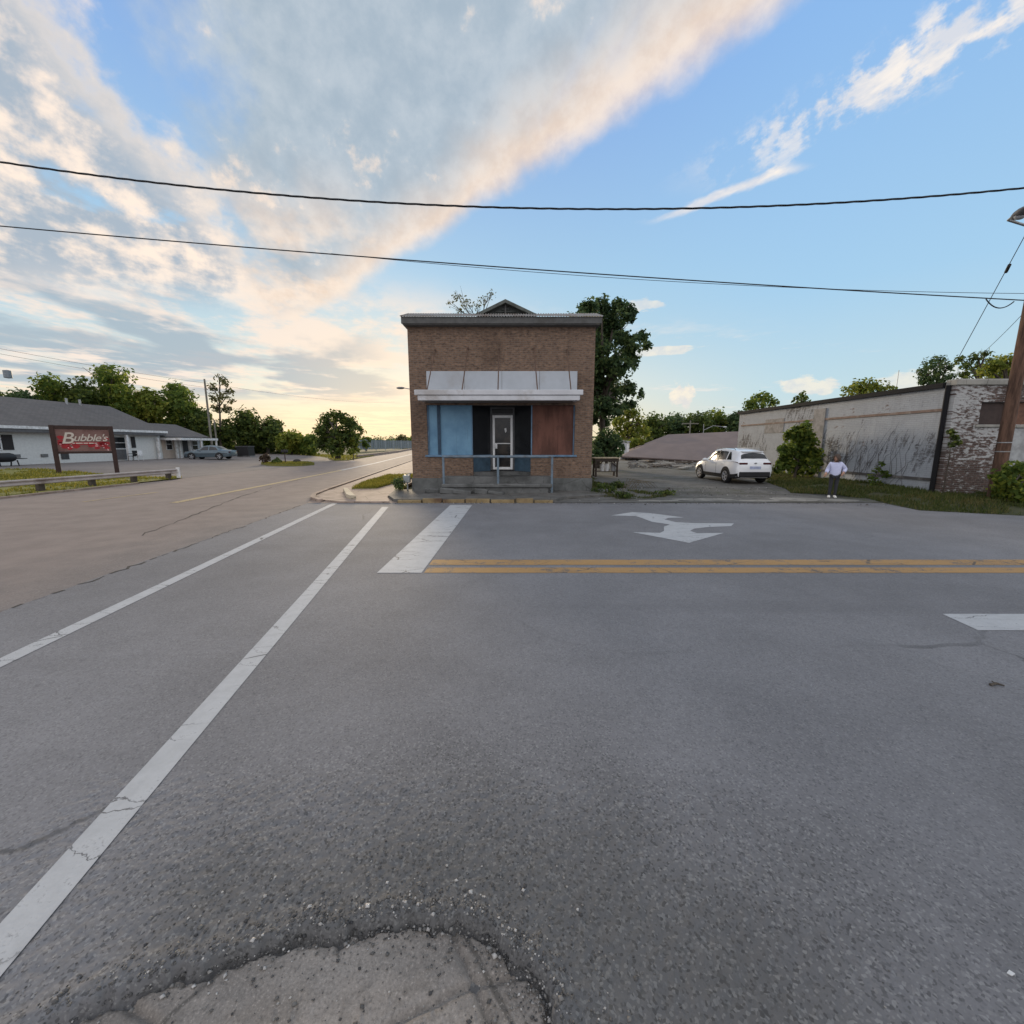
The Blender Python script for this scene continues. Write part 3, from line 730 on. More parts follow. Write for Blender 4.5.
# cracked joint between the two carriageways
mb = MB(); rs = random.Random(6); js = [(-5.95, 1.5), (-6.10, 3.2), (-6.17, 4.75), (-6.25, 6.5), (-6.45, 8.4), (-6.61, 9.88), (-6.8, 12.0), (-7.0, 14.1)]; Pj = []
for a, b_ in zip(js[:-1], js[1:]):
    for k in range(14): t = k / 14; Pj.append((a[0] + (b_[0]-a[0])*t + rs.gauss(0, .025), a[1] + (b_[1]-a[1])*t))
for i in range(len(Pj) - 1):
    w0 = rs.uniform(.002, .035); p, q = Pj[i], Pj[i+1]
    if rs.random() < .75: mb.quad((p[0] - w0, p[1], .003), (p[0] + w0*.6, p[1], .003), (q[0] + w0*.6, q[1] + .01, .003), (q[0] - w0, q[1] + .01, .003))
tag(mb.build('road_joint', plain('dark_joint_filler', (.055, .05, .047), .9)), kind='structure')
for j, pts_ in enumerate((((-9, 6.6), (-12, 9.5), (-16, 12.2), (-19, 14)), ((-8.2, 9), (-10.5, 16), (-12.6, 26), (-15, 40)))):
    mb = MB(); Pj = []
    for a, b_ in zip(pts_[:-1], pts_[1:]):
        for k in range(24): t = k / 24; Pj.append((a[0] + (b_[0]-a[0])*t + rs.gauss(0, .03), a[1] + (b_[1]-a[1])*t))
    for i in range(len(Pj) - 1):
        w0 = rs.uniform(.004, .03); p, q = Pj[i], Pj[i+1]
        mb.quad((p[0] - w0, p[1], .003), (p[0] + w0, p[1], .003), (q[0] + w0, q[1] + .01, .003), (q[0] - w0, q[1] + .01, .003))
    tag(mb.build('road_joint', plain('dark_joint_filler', (.055, .05, .047), .9)), kind='structure')

# broken pale concrete apron along the edge of the side lot
rs = random.Random(14)
AP = concrete('apron_concrete', (.23, .22, .20), (.09, .085, .075), .6)
for x0, x1, y0, y1 in ((4.4, 6.0, 14.35, 14.75), (5.7, 8.2, 14.5, 15.1), (7.9, 9.6, 14.3, 14.8), (9.2, 11.2, 14.4, 15.3), (10.9, 12.3, 14.3, 15.0)):
    n = 12; P = []
    for k in range(n):
        a = 2 * math.pi * k / n; q = rs.uniform(.8, 1.12); P.append(((x0 + x1)/2 + math.cos(a)*(x1 - x0)/2*q, (y0 + y1)/2 + math.sin(a)*(y1 - y0)/2*q))
    mb = MB(); mb.quad(*[(x, y, rlot_z(x, y) + .012) for x, y in P]); o = mb.build('concrete_apron', AP); tag(o, kind='structure')
    if o.data.polygons[0].normal.z < 0: o.data.flip_normals()

# grit swept against the kerb and the lot edge
rs = np.random.RandomState(33); pts = []; szs = []
for _ in range(900):
    x = rs.uniform(-4.2, 13); y = 14.10 - abs(rs.normal()) * (.10 if x < 1.5 else .16) if x < 11.3 else 13.9 - abs(rs.normal()) * .3
    pts.append((x, y)); szs.append(rs.uniform(.006, .02) if rs.rand() < .95 else rs.uniform(.02, .045))
for _ in range(500):
    x = rs.uniform(2.2, 11); y = rs.uniform(14.3, 18.5); pts.append((x, y)); szs.append(rs.uniform(.008, .035))
o = stones('grit', pts, szs, STONE, lambda x, y: rlot_z(x, y) if y > 14.13 else 0.0, 34); tag(o, kind='stuff')
# ------------------------------------------------------------------ corner shop (brick)
FY = 17.0                                                   # facade plane
def fx(x, y=440, Y=FY): return U(x, y, Y).x
def fz(y, Y=FY): return U(512, y, Y).z
BRICK_F = brick_mat('brown_brick', (.215, .136, .092), (.142, .090, .064), (.18, .152, .13), 'x', soot=.55)
BRICK_S = brick_mat('brown_brick_side', (.235, .148, .098), (.165, .100, .068), (.20, .17, .145), 'y', soot=.35)
XL, XR = fx(411.5), fx(592.3)
ZB, ZF, ZT = .10, fz(478), fz(322)
shop = empty('brick_shop', ((XL + XR) / 2, FY, ZB), 'two storey brown brick corner shop with boarded blue and rust red windows', 'building')
wx0, wx1 = fx(427.5), fx(574.5)                             # shopfront opening
zs, zh = fz(456.5), fz(405)                                 # sill, head
rx0, rx1 = fx(472.5), fx(531)                               # recessed entry
mb = MB()
mb.box((XL, FY, ZF), (wx0, FY + .3, ZT)); mb.box((wx1, FY, ZF), (XR, FY + .3, ZT)); mb.box((wx0, FY, zh), (wx1, FY + .3, ZT))
mb.box((wx0, FY, ZF), (rx0, FY + .3, zs)); mb.box((rx1, FY, ZF), (wx1, FY + .3, zs))
mb.build('wall', BRICK_F, shop)
mb = MB(); mb.box((XL, FY + .3, ZF), (XL + .3, 31, ZT)); mb.box((XR - .3, FY + .3, ZF), (XR, 31, ZT)); mb.box((XL + .3, 30.7, ZF), (XR - .3, 31, ZT)); mb.build('side_wall', BRICK_S, shop)
BASE_C = concrete('foundation_concrete', (.14, .145, .142), (.045, .048, .042), .75)
mb = MB(); mb.box((XL - .04, FY - .05, -.05), (XR + .04, FY + .3, ZF)); mb.box((XL - .04, FY + .3, -.05), (XL + .3, 31, ZF)); mb.box((XR - .3, FY + .3, -.05), (XR + .04, 31, ZF)); mb.build('foundation', BASE_C, shop)
# roof: eave board, corrugated metal skirt, hipped roof behind and a small gable
EAVE = plain('grey_eave_board', (.105, .105, .103), .8, dirt=(.08, .075, .07))
TIN = mat('rusty_tin', lambda T, b: (put(T, b, 'Base Color', T.mix(T.noise(T.wpos(), 1.6, 6, .65).ss(.45, .66), (.30, .29, .28), (.17, .12, .09))), put(T, b, 'Roughness', .8), put(T, b, 'Metallic', .1)))
ey = FY - .30; ex0, ex1 = U(401, 321, ey).x, U(602, 321, ey).x
ze0, ze1 = U(512, 324.5, ey).z, U(512, 317.5, ey).z
mb = MB(); mb.box((ex0, ey, ze0 + .04), (ex1, ey + .05, ze1 + .03)); mb.box((ex0, ey + .05, ze0 + .06), (ex0 + .05, 31.3, ze1)); mb.box((ex1 - .05, ey + .05, ze0 + .06), (ex1, 31.3, ze1)); mb.box((ex0 + .05, ey + .05, ze0), (ex1 - .05, 31.25, ze0 + .035))
mb.build('eave_board', EAVE, shop)
mb = MB(); n = 150; yr = ey + .3; zr = U(512, 313.6, ey + 1.5).z - .25; pv = []
for i in range(n + 1):                                      # corrugated skirt
    x = ex0 - .04 + (ex1 - ex0 + .08) * i / n; dz = .025 * math.cos(i * math.pi)
    pv += [(x, ey - .05, ze1 + .030 + dz), (x, yr + 1.2, zr + .25 + dz)]
mb.add(pv, [(2*i, 2*i+2, 2*i+3, 2*i+1) for i in range(n)])
roof = mb.build('roof', TIN, shop)
gx0, gx1, gxa = U(476, 315, 18.2).x, U(536, 315, 18.2).x, U(505.5, 301.5, 18.2).x
gz0, gz1 = U(512, 316, 18.2).z, U(512, 301.5, 18.2).z
GREEN_G = plain('green_grey_board', (.11, .12, .11), .8, dirt=(.06, .06, .05))
mb = MB(); th = .13
for s_, xa in ((-1, gx0), (1, gx1)):
    mb.prism([(xa, 17.9, gz0), (gxa, 17.9, gz1), (gxa, 17.9, gz1 - th), (xa - s_ * .28, 17.9, gz0)], (0, 12.0, 0))
g_ = mb.build('gable_roof', GREEN_G, shop)
mb = MB(); mb.prism([(gx0 + .25, 18.15, gz0), (gx1 - .25, 18.15, gz0), (gxa, 18.15, gz1 - th)], (0, .1, 0))
for k in range(5):
    zz = gz0 + .04 + k * .085; hw = (gx1 - gx0) / 2 - .55 - k * .27
    if hw > .1: mb.box((gxa - hw, 18.10, zz), (gxa + hw, 18.148, zz + .05))
mb.build('gable_louvre', plain('dark_louvre', (.07, .075, .072), .8), shop)
mb = MB(); mb.box((gxa - .03, 18.06, gz0), (gxa + .03, 18.098, gz1 - th)); mb.build('gable_post', EAVE, shop)
# white transom panel, canopy slab with its tie rods
PANEL_W = plain('pale_grey_panel', (.43, .46, .50), .5, var=.07, sc=1.2, dirt=(.34, .335, .34))
px0, px1, pz0, pz1 = fx(426.8, 382), fx(577, 382), fz(394), fz(371.3)
mb = MB(); nP = 4
for i in range(nP):
    a = px0 + (px1 - px0) * i / nP; b_ = px0 + (px1 - px0) * (i + 1) / nP
    mb.box((a + (.006 if i else 0), FY - .05, pz0), (b_ - (.006 if i < nP - 1 else 0), FY - .004, pz1))
mb.build('sign_band', PANEL_W, shop)
CY = FY - 1.15
cx0, cx1 = U(414.5, 395, CY).x, U(583, 395, CY).x
cz1, cz0 = U(512, 389.8, CY).z, U(512, 400.5, CY).z
CANOPY = plain('off_white_canopy_metal', (.56, .565, .59), .5, var=.08, sc=2, dirt=(.36, .33, .31))
mb = MB()
mb.bbox((cx0, CY - .06, (cz0 + cz1) / 2 + .0), (cx1, CY + .02, cz1), .02)          # gutter, upper lip
mb.bbox((cx0 + .12, CY - .03, cz0), (cx1 - .12, CY + .03, (cz0 + cz1) / 2 - .012), .015)
mb.box((cx0 + .10, CY + .03, cz0 + .05), (cx1 - .10, FY - .06, cz1 - .10))
can = mb.build('canopy', CANOPY, shop)
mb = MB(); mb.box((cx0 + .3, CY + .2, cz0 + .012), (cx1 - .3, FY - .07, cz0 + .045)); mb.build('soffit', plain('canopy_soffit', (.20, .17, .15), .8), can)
ROD = plain('rusty_rod', (.12, .075, .055), .7)
for a, b_ in (((435, 350), (427, 390)), ((468, 348.5), (462, 390)), ((499, 349), (498, 390)), ((534, 348.5), (537.5, 390)), ((567, 350), (571, 390))):
    p1 = U(a[0], a[1], FY - .01); p0 = U(b_[0], b_[1], CY + .02)
    mb = MB(); mb.tube([p1, p0], .022, 6); mb.ball(p1, .05, 8, 5); mb.build('tie_rod', ROD, shop)
# boarded windows
BLUE = mat('weathered_blue_board', lambda T, b: (put(T, b, 'Base Color', T.mix(T.noise(T.com(*[q * k for q, k in zip(T.sep(T.wpos()), (5.0, 1.0, .5))]), 1, 5, .65).ss(.52, .72) * .5, T.mix(T.noise(T.wpos(), .9, 6, .6).ss(.35, .65), (.105, .225, .35), (.165, .32, .46)), (.07, .13, .19))), put(T, b, 'Roughness', .5)))
BLUE_T = plain('blue_trim_paint', (.12, .20, .30), .6, dirt=(.09, .12, .15))
def rusty(T, b):
    p = T.wpos(); x, y, z = T.sep(p); n = T.noise(T.com(x * 2.2, y, z * .55), 1, 6, .65); n2 = T.noise(p, 3.2, 6, .65)
    c = T.mix(n.ss(.36, .64), (.085, .036, .026), (.165, .072, .052)); c = T.mix(n2.ss(.52, .70) * .5, c, (.07, .035, .028))
    put(T, b, 'Base Color', c); put(T, b, 'Roughness', .75)
RUST = mat('rust_red_board', rusty)
by = FY + .12
mb = MB(); mb.box((wx0 + .06, by, zs + .06), (rx0 - .03, by + .04, zh))
w1 = mb.build('window_board', BLUE, shop); tag(w1, 'pale blue board over the left shop window')
mb = MB(); mb.box((fx(437.5), by - .05, zs + .06), (fx(440.5), by - .002, zh)); mb.build('mullion', plain('dark_blue_mullion', (.03, .06, .10), .6), w1)
xm = rx1 + (wx1 - rx1) * .62
mb = MB(); mb.box((xm + .006, by + .004, zs + .06), (wx1 - .05, by + .044, zh)); w3_ = mb.build('window_board', RUST, shop)
mb = MB(); mb.box((rx1 + .05, by, zs + .06), (xm, by + .04, zh)); w2 = mb.build('window_board', RUST, shop); tag(w2, 'rust red board over the right shop window')
mb = MB(); mb.box((fx(573.3), by - .04, zs + .06), (wx1, by + .0, zh)); mb.build('frame', BLUE_T, w2)
mb = MB(); mb.box((rx1, by - .04, zs + .06), (rx1 + .05, by + .05, zh)); mb.build('frame', BLUE_T, w2)
mb = MB(); mb.box((wx0, by - .04, zs + .06), (wx0 + .06, by + .0, zh)); mb.build('frame', BLUE_T, w1)
mb = MB(); mb.box((rx0 - .03, by - .04, zs + .06), (rx0, by + .05, zh)); mb.build('frame', BLUE_T, w1)
for a, b_ in ((fx(425), rx0), (rx1, fx(577))):
    mb = MB(); mb.bbox((a, FY - .07, zs - .02), (b_, FY + .28, zs + .06), .015); mb.build('sill', BLUE_T, shop)
# recessed entry
DY = FY + 1.05
dz0 = U(500, 470, DY).z
dx0, dx1 = U(490.5, 440, DY).x, U(514.5, 440, DY).x
DARK = plain('dark_interior_glass', (.006, .006, .008), .35)
BLUE_D = plain('dark_blue_kick_panel', (.055, .10, .145), .6, dirt=(.03, .05, .07))
for s_, a, b_ in ((-1, rx0, dx0), (1, rx1, dx1)):
    mb = MB(); mb.prism([(a, FY + .3, zs + .05), (b_, DY, zs + .05), (b_, DY, zh), (a, FY + .3, zh)], (-s_ * -.03, 0.03, 0)); mb.build('side_window', GLASS, shop)
    mb = MB(); mb.prism([(a, FY + .3, dz0 - .1), (b_, DY, dz0 - .1), (b_, DY, zs), (a, FY + .3, zs)], (-s_ * -.03, 0.03, 0)); mb.build('kick_panel', BLUE_D, shop)
    mb = MB(); mb.prism([(a, FY + .27, zs), (b_, DY - .03, zs), (b_, DY - .03, zs + .05), (a, FY + .27, zs + .05)], (0, .06, 0)); mb.build('sill', BLUE_T, shop)
mb = MB(); mb.box((rx0, FY + .3, zh), (rx1, DY + .2, zh + .05)); mb.box((rx0 - .05, DY + .12, dz0 - .1), (rx1 + .05, DY + .16, zh)); mb.box((wx0, FY + .9, zs), (rx0 - .06, FY + .95, zh)); mb.box((rx1 + .06, FY + .9, zs), (wx1, FY + .95, zh)); mb.build('entry_back', BLACK, shop)
FRAME_G = plain('grey_door_frame', (.10, .10, .105), .6)
zt = U(500, 415, DY).z
door = MB()
door.box((dx0, DY - .03, dz0), (dx0 + .07, DY + .06, zh)); door.box((dx1 - .07, DY - .03, dz0), (dx1, DY + .06, zh)); door.box((dx0 + .07, DY - .03, zt), (dx1 - .07, DY + .06, zt + .06)); door.box((dx0 + .07, DY - .03, zh - .06), (dx1 - .07, DY + .06, zh))
fr = door.build('door_frame', FRAME_G, shop)
mb = MB(); mb.box((dx0 + .08, DY + .01, zt + .07), (dx1 - .08, DY + .02, zh - .07)); mb.build('transom_pane', DARK, fr)
ALU = plain('white_aluminium', (.80, .80, .80), .4, var=.05)
a0, a1 = dx0 + .09, dx1 - .075; dt = zt - .01
mb = MB(); mb.bbox((a0, DY - .04, dz0 + .02), (a0 + .10, DY + .01, dt)); mb.bbox((a1 - .10, DY - .04, dz0 + .02), (a1, DY + .01, dt)); mb.bbox((a0 + .10, DY - .04, dt - .11), (a1 - .10, DY + .01, dt)); mb.bbox((a0 + .10, DY - .04, dz0 + .02), (a1 - .10, DY + .01, dz0 + .13))
zm = U(500, 443.5, DY).z; mb.bbox((a0 + .10, DY - .035, zm - .02), (a1 - .10, DY + .005, zm + .02))
dr = mb.build('door', ALU, shop)
mb = MB(); mb.box((a0 + .10, DY - .015, dz0 + .13), (a1 - .10, DY - .008, dt - .11)); mb.build('door_pane', mat('door_glass', lambda T, b: (put(T, b, 'Base Color', T.mix(T.noise(T.wpos(), 2.0, 5, .6).ss(.4, .7), (.010, .010, .012), (.045, .035, .028))), put(T, b, 'Roughness', .12))), dr)
mb = MB(); mb.bbox((a0 + .06, DY - .075, zm - .22), (a0 + .20, DY - .041, zm + .02)); mb.tube([(a0 + .13, DY - .075, zm - .05), (a0 + .13, DY - .13, zm - .06), (a0 + .13, DY - .13, zm - .17), (a0 + .13, DY - .075, zm - .18)], .014, 6); mb.build('handle', ALU, dr)
mb = MB(); mb.prism([(a0 + .5, DY - .0175, zm + .62), (a0 + .58, DY - .0175, zm + .66), (a0 + .60, DY - .0175, zm + .52), (a0 + .55, DY - .0175, zm + .44)], (0, .001, 0)); mb.build('sticker', WHITE, dr)
# porch and steps
PORCH = concrete('porch_concrete', (.135, .137, .135), (.035, .036, .034), .85)
pz = fz(475.5)
p_x0, p_x1 = fx(443), fx(552)
mb = MB(); mb.bbox((p_x0, FY - .62, pz - .30), (p_x1, FY - .052, pz), .02); mb.box((rx0, FY - .052, pz - .30), (rx1, FY + .3, pz - .004)); mb.box((rx0, FY + .3, pz - .3), (rx1, DY + .1, dz0 - .03))
mb.box((p_x0 + .1, FY - .52, -.05), (p_x1 - .1, FY - .052, pz - .30)); porch = mb.build('porch', PORCH, shop)
mb = MB(); mb.bbox((p_x0 + .05, FY - .98, .33), (p_x1 - .05, FY - .62, .47), .03); mb.box((p_x0 + .3, FY - .9, -.05), (p_x1 - .2, FY - .64, .33)); mb.build('step', PORCH, shop)
mb = MB()
for k, (x, y, w, h, r) in enumerate(((-2.5, 15.95, .55, .22, .2), (-1.9, 15.85, .7, .16, -.1), (-1.2, 15.9, .5, .2, .15), (-3.15, 16.2, .5, .18, .5), (-.6, 15.8, .6, .12, -.2))):
    mb.bbox((-w/2, -.16, 0), (w/2, .16, h), .03, Matrix.Translation((x, y, .10)) @ Matrix.Rotation(r, 4, 'Z') @ Matrix.Rotation(.08, 4, 'Y'))
tag(mb.build('broken_concrete', PORCH, None), 'broken grey concrete lumps lying at the foot of the shop steps', 'rubble')
# pipe handrail
RAILC = plain('blue_grey_rail_paint', (.15, .20, .25), .55, dirt=(.12, .10, .09))
ry = FY - .80
hr = empty('handrail', (U(498, 470, ry).x, ry, .47), 'blue grey pipe handrail standing in front of the brick shop porch', 'handrail')
zr_ = U(500, 456.6, ry).z
for xx, zb_ in ((443.5, .10), (498, pz - .35), (552, .10)):
    x = U(xx, 470, ry).x; mb = MB(); mb.tube([(x, ry, zb_), (x, ry, zr_ - .03)], .045, 8); mb.build('post', RAILC, hr, True)
x0_, x1_ = U(443.5, 456, ry).x, U(552, 456, ry).x
mb = MB(); mb.tube([(x0_ - .05, ry, zr_), (x1_ + .05, ry, zr_)], .05, 8); mb.build('rail', RAILC, hr, True)
# gas meter pipe bits by the corner
mb = MB(); x = fx(412); mb.tube([(x - .28, FY + .1, .05), (x - .28, FY + .1, .75), (x - .12, FY + .1, .8)], .035, 7); mb.bbox((x - .44, FY - .0, .42), (x - .16, FY + .22, .74), .03); tag(mb.build('gas_meter', plain('grey_meter_paint', (.30, .32, .32), .5), None), 'small grey gas meter against the left corner of the brick shop', 'gas meter')

# ------------------------------------------------------------------ white painted brick warehouse on the right
WX, WY = 15.5, 15.0
def wy_of(px): return UX(px, 440, WX).y
ZW = U(948, 386, WY).z
WYE = 29.0
WB_S = brick_mat('white_brick_side', (.20, .115, .085), (.13, .08, .06), (.22, .20, .18), 'y', paint=(.39, .415, .45), paint_lo=.68, vines=.95, soot=.3, bw=.21)
WB_F = brick_mat('worn_white_brick', (.115, .072, .060), (.075, .050, .044), (.16, .15, .14), 'x', paint=(.52, .52, .515), paint_lo=.54, soot=.5, worn_low=.05, fine_w=.62)
ware = empty('warehouse', (WX, WY, .1), 'long white painted brick warehouse with peeling paint and a black downpipe', 'building')
mb = MB(); mb.box((WX, WY + .32, -.05), (WX + .3, WYE, ZW)); mb.build('side_wall', WB_S, ware)
wv_ = lambda px, y: UX(px, y, WX).z
BANDC = plain('rusty_band', (.20, .145, .12), .85, dirt=(.30, .27, .25)); BAND_D = plain('dark_band', (.085, .08, .078), .85, dirt=(.2, .19, .18))
zb1 = UX(946, 409.5, WX).z; zb0 = UX(931, 479.5, WX).z
mb = MB(); mb.box((WX - .035, WY + .33, zb1 - .055), (WX - .003, wy_of(823), zb1 + .045)); mb.box((WX - .035, wy_of(812), zb1 - .05), (WX - .003, WYE - .3, zb1 + .04)); mb.build('string_course', BANDC, ware)
mb = MB(); mb.box((WX - .045, WY + .33, zb0 - .05), (WX - .003, wy_of(806), zb0 + .05)); mb.build('base_course', BAND_D, ware)
GREYP = plain('grey_patch_render', (.27, .26, .255), .9, dirt=(.17, .165, .16))
y1, y0 = wy_of(764), wy_of(782.5); za = UX(773, 419, WX).z; zb_ = UX(773, 433, WX).z
mb = MB(); mb.box((WX - .02, y0, zb_), (WX - .006, y1, za)); mb.build('bricked_window', GREYP, ware)
mb = MB(); mb.box((WX - .05, wy_of(823), .1), (WX - .004, wy_of(812), ZW - .25)); mb.build('pilaster', GREYP, ware)
COP = plain('black_roof_edge', (.016, .016, .018), .95); COPG = concrete('grey_coping', (.32, .31, .28), (.15, .14, .12), .5)
mb = MB(); mb.box((WX - .12, WY + .38, ZW), (WX + .42, WYE + .1, ZW + .17)); mb.build('roof_edge', COP, ware)
mb = MB(); mb.box((WX + .3, WY + .35, ZW - .3), (36, WYE, ZW - .1)); mb.build('roof', plain('tar_roof', (.05, .05, .05), .9), ware)
DP = plain('black_downpipe', (.010, .010, .012), .9)
mb = MB(); mb.tube([(WX - .10, WY + .20, ZW + .05), (WX - .10, WY + .20, .12)], .075, 8); mb.build('downpipe', DP, ware, True)
# front wall with openings
f0 = U(982, 402, WY).x; f1 = U(1011, 402, WY).x; g0 = U(1016.5, 405, WY).x
wz1, wz0 = U(1000, 402, WY).z, U(1000, 424.5, WY).z
mb = MB(); XF1 = 30.0
mb.box((WX - .02, WY, -.05), (f0, WY + .31, ZW + .02)); mb.box((f0, WY, wz1), (XF1, WY + .31, ZW + .02)); mb.box((f0, WY, -.05), (XF1, WY + .31, wz0)); mb.box((f1, WY, wz0), (g0, WY + .31, wz1)); mb.box((g0 + 2.2, WY, wz0), (XF1, WY + .31, wz1))
mb.build('front_wall', WB_F, ware)
mb = MB(); mb.bbox((WX - .06, WY - .06, ZW + .022), (XF1, WY + .36, ZW + .24), .03); mb.build('coping', COPG, ware)
BOARD = plain('dark_brown_board', (.060, .042, .038), .8, dirt=(.03, .025, .024))
mb = MB(); mb.box((f0, WY + .12, wz0), (f1, WY + .16, wz1)); w_ = mb.build('window_board', BOARD, ware)
mb = MB(); mb.box((g0, WY + .12, wz0), (g0 + 2.2, WY + .16, wz1)); w_ = mb.build('window_board', plain('orange_brown_board', (.17, .085, .055), .8, dirt=(.05, .03, .028)), ware)
mb = MB(); mb.bbox((f0 - .1, WY - .06, wz0 - .10), (f1 + .05, WY + .1, wz0 - .004), .015); mb.build('sill', COPG, ware)
mb = MB(); mb.bbox((g0 - .35, WY - .08, wz0 - .12), (XF1, WY - .004, wz0 - .02), .015); mb.build('ledge', COPG, ware)
mb = MB(); mb.box((U(1009, 440, WY).x, WY - .04, .12), (XF1 - 2, WY - .004, wz0 - .14)); mb.build('grey_panel', plain('pale_grey_render', (.36, .37, .375), .85, dirt=(.25, .25, .25)), ware)

# ------------------------------------------------------------------ fallen building behind the car
fall = empty('collapsed_building', (20, 48, .1), 'collapsed low building whose brown roof has slid down almost to the ground', 'building')
RBROWN = plain('brown_roof_felt', (.20, .155, .14), .9, var=.1, sc=.6, dirt=(.16, .13, .125))
e0 = U(621, 456.2, 48); e1 = U(700, 460.5, 43); e3 = Vector((38, 40.5, e1.z)); r0 = U(668, 434.5, 56); r1 = U(735, 431.5, 53); r2 = Vector((42, 50, r1.z + .1))
mb = MB(); th = Vector((0, .05, -.14))
mb.prism([e0, e1, r1, r0], th); mb.prism([e1 + Vector((.004, 0, 0)), e3, r2, r1 + Vector((.004, 0, 0))], th); mb.build('roof', RBROWN, fall)
mb = MB(); b0 = U(624, 452, 58); mb.prism([e0, r0, (r0.x + 1, 62, 1), (b0.x, 62, .5)], (0, 0, -.1)); mb.build('roof_slope', RBROWN, fall)
mb = MB(); mb.prism([(e0.x + .6, 48.4, -.05), (e1.x + .3, 43.5, -.05), (38, 41, -.05), (38, 48, -.05), (18, 54, -.05)], (0, 0, e1.z + .0)); mb.build('crushed_wall', plain('dark_rubble', (.05, .04, .035), .9), fall)
BOARDS = plain('weathered_board', (.33, .31, .28), .85, dirt=(.14, .12, .10)); BOARDS_D = plain('dark_board', (.10, .08, .065), .9)
bl = [(641, 461.5, 666, 463, .34, BOARDS, 'longest pale board at the left of the debris by the fallen roof'), (652, 464.6, 673, 464.2, .36, BOARDS, 'flat pale board lying in the middle of the debris by the fallen roof'), (672, 466.6, 694, 467, .4, BOARDS, 'pale board lying beside the front wheel of the white car'), (643, 460.6, 652, 462.6, .3, BOARDS_D, 'short dark broken board leaning at the left end of the debris'), (664, 462.2, 690, 464, .3, BOARDS_D, 'long dark board lying along the eave of the fallen roof'), (680, 469.3, 690, 468, .2, BOARDS, 'small pale board nearest the white car'), (655, 467, 668, 466, .2, BOARDS_D, 'dark board lying nearest the open lot in front of the debris')]
for a, b_, c, d_, w, m_, lb in bl:
    p = Vector((*G(a, b_, .16), .16)); q = Vector((*G(c, d_, .16), .16)); d = (q - p); L_ = d.length; an = math.atan2(d.y, d.x)
    mb = MB(); mb.bbox((0, -w, 0), (L_, w, .12), .01, Matrix.Translation(p) @ Matrix.Rotation(an, 4, 'Z') @ Matrix.Rotation(-.02, 4, 'Y'))
    tag(mb.build('board', m_), lb, 'board', 'boards fallen from the collapsed building')
rs = random.Random(5); pts = []
for _ in range(260):
    a = rs.uniform(628, 704); p = G(a, rs.uniform(461, 468.5), .12); pts.append(p)
o = stones('rubble', pts, [rs.uniform(.04, .24) for _ in pts], plain('rubble_bits', (.16, .145, .13), .9, dirt=(.06, .05, .045)), lambda x, y: .10, 9); tag(o, kind='stuff')

# ------------------------------------------------------------------ motel on the left
MX, MG = -37.5, .42
SIDE = WHITE_SIDING; SHING = shingle_mat('grey_shingles', (.115, .108, .108), (.14, .13, .128))
def my(px): return MX * F_PX / (px - 512.) * 1.0
def myx(px, X_): return UX(px, 440, X_).y
mot = empty('motel', (MX, 40, MG), 'long low white motel with a dark shingle roof behind the car park', 'motel')
ze = UX(158, 431, MX + .6).z; YA, YB = 14.0, myx(160, MX)
zw = ze - .05
mb = MB(); mb.box((MX - 10, YA, -.05), (MX, YB, zw)); mb.build('wall', SIDE, mot)
rz = UX(105, 406, MX - 5).z; yre = myx(105, MX - 5)
mb = MB(); mb.prism([(MX + .7, YA, ze), (MX - 5, YA, rz), (MX - 5, YA, rz - .12), (MX + .7, YA, ze - .10)], (0, YB + .2 - YA, 0)); mb.prism([(MX - 10.7, YA, ze), (MX - 5, YA, rz), (MX - 5, YA, rz - .12), (MX - 10.7, YA, ze - .1)], (0, YB + .2 - YA, 0))
rf = mb.build('roof', SHING, mot)
for px in (75, 88):
    y = myx(px, MX - 4.4); mb = MB(); mb.tube([(MX - 4.6, y, rz - .25), (MX - 4.6, y, rz + .35)], .09, 8); mb.build('roof_vent', STEEL, rf)
mb = MB(); mb.prism([(MX - 10, YB - .02, zw), (MX, YB - .02, zw), (MX - 5, YB - .02, rz - .14)], (0, .04, 0)); mb.build('gable_end', SIDE, mot)
mb = MB(); mb.box((MX + .70, YA, ze - .20), (MX + .76, YB + .22, ze + .015)); mb.build('gutter', WHITE, mot)
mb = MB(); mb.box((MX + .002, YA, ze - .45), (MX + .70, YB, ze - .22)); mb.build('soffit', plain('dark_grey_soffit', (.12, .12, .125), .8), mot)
SHUT = plain('dark_shutter', (.03, .025, .025), .7); 
def mwin(pxa, pxb, ya, yb, parent=mot, X_=MX, shutter=True, m=GLASS):
    a, b_ = myx(pxa, X_), myx(pxb, X_); pm = (pxa + pxb) / 2; z1, z0 = UX(pm, ya, X_).z, UX(pm, yb, X_).z
    mb = MB(); t = .07
    mb.box((X_ + .01, a, z0), (X_ + .06, a + t, z1)); mb.box((X_ + .01, b_ - t, z0), (X_ + .06, b_, z1)); mb.box((X_ + .01, a + t, z1 - t), (X_ + .06, b_ - t, z1)); mb.box((X_ + .01, a + t, z0), (X_ + .06, b_ - t, z0 + t)); mb.box((X_ + .01, a + t, (z0 + z1) / 2 - .03), (X_ + .05, b_ - t, (z0 + z1) / 2 + .03))
    f = mb.build('window', WHITE, parent); mb = MB(); mb.box((X_ + .005, a + t, z0 + t), (X_ + .03, b_ - t, z1 - t)); mb.build('pane', m, f)
    return a, b_, z0, z1
a, b_, z0, z1 = mwin(-9, 0, 434.5, 450)
mb = MB(); mb.box((MX + .01, b_ + .08, z0), (MX + .05, b_ + .75, z1)); mb.build('shutter', SHUT, mot)
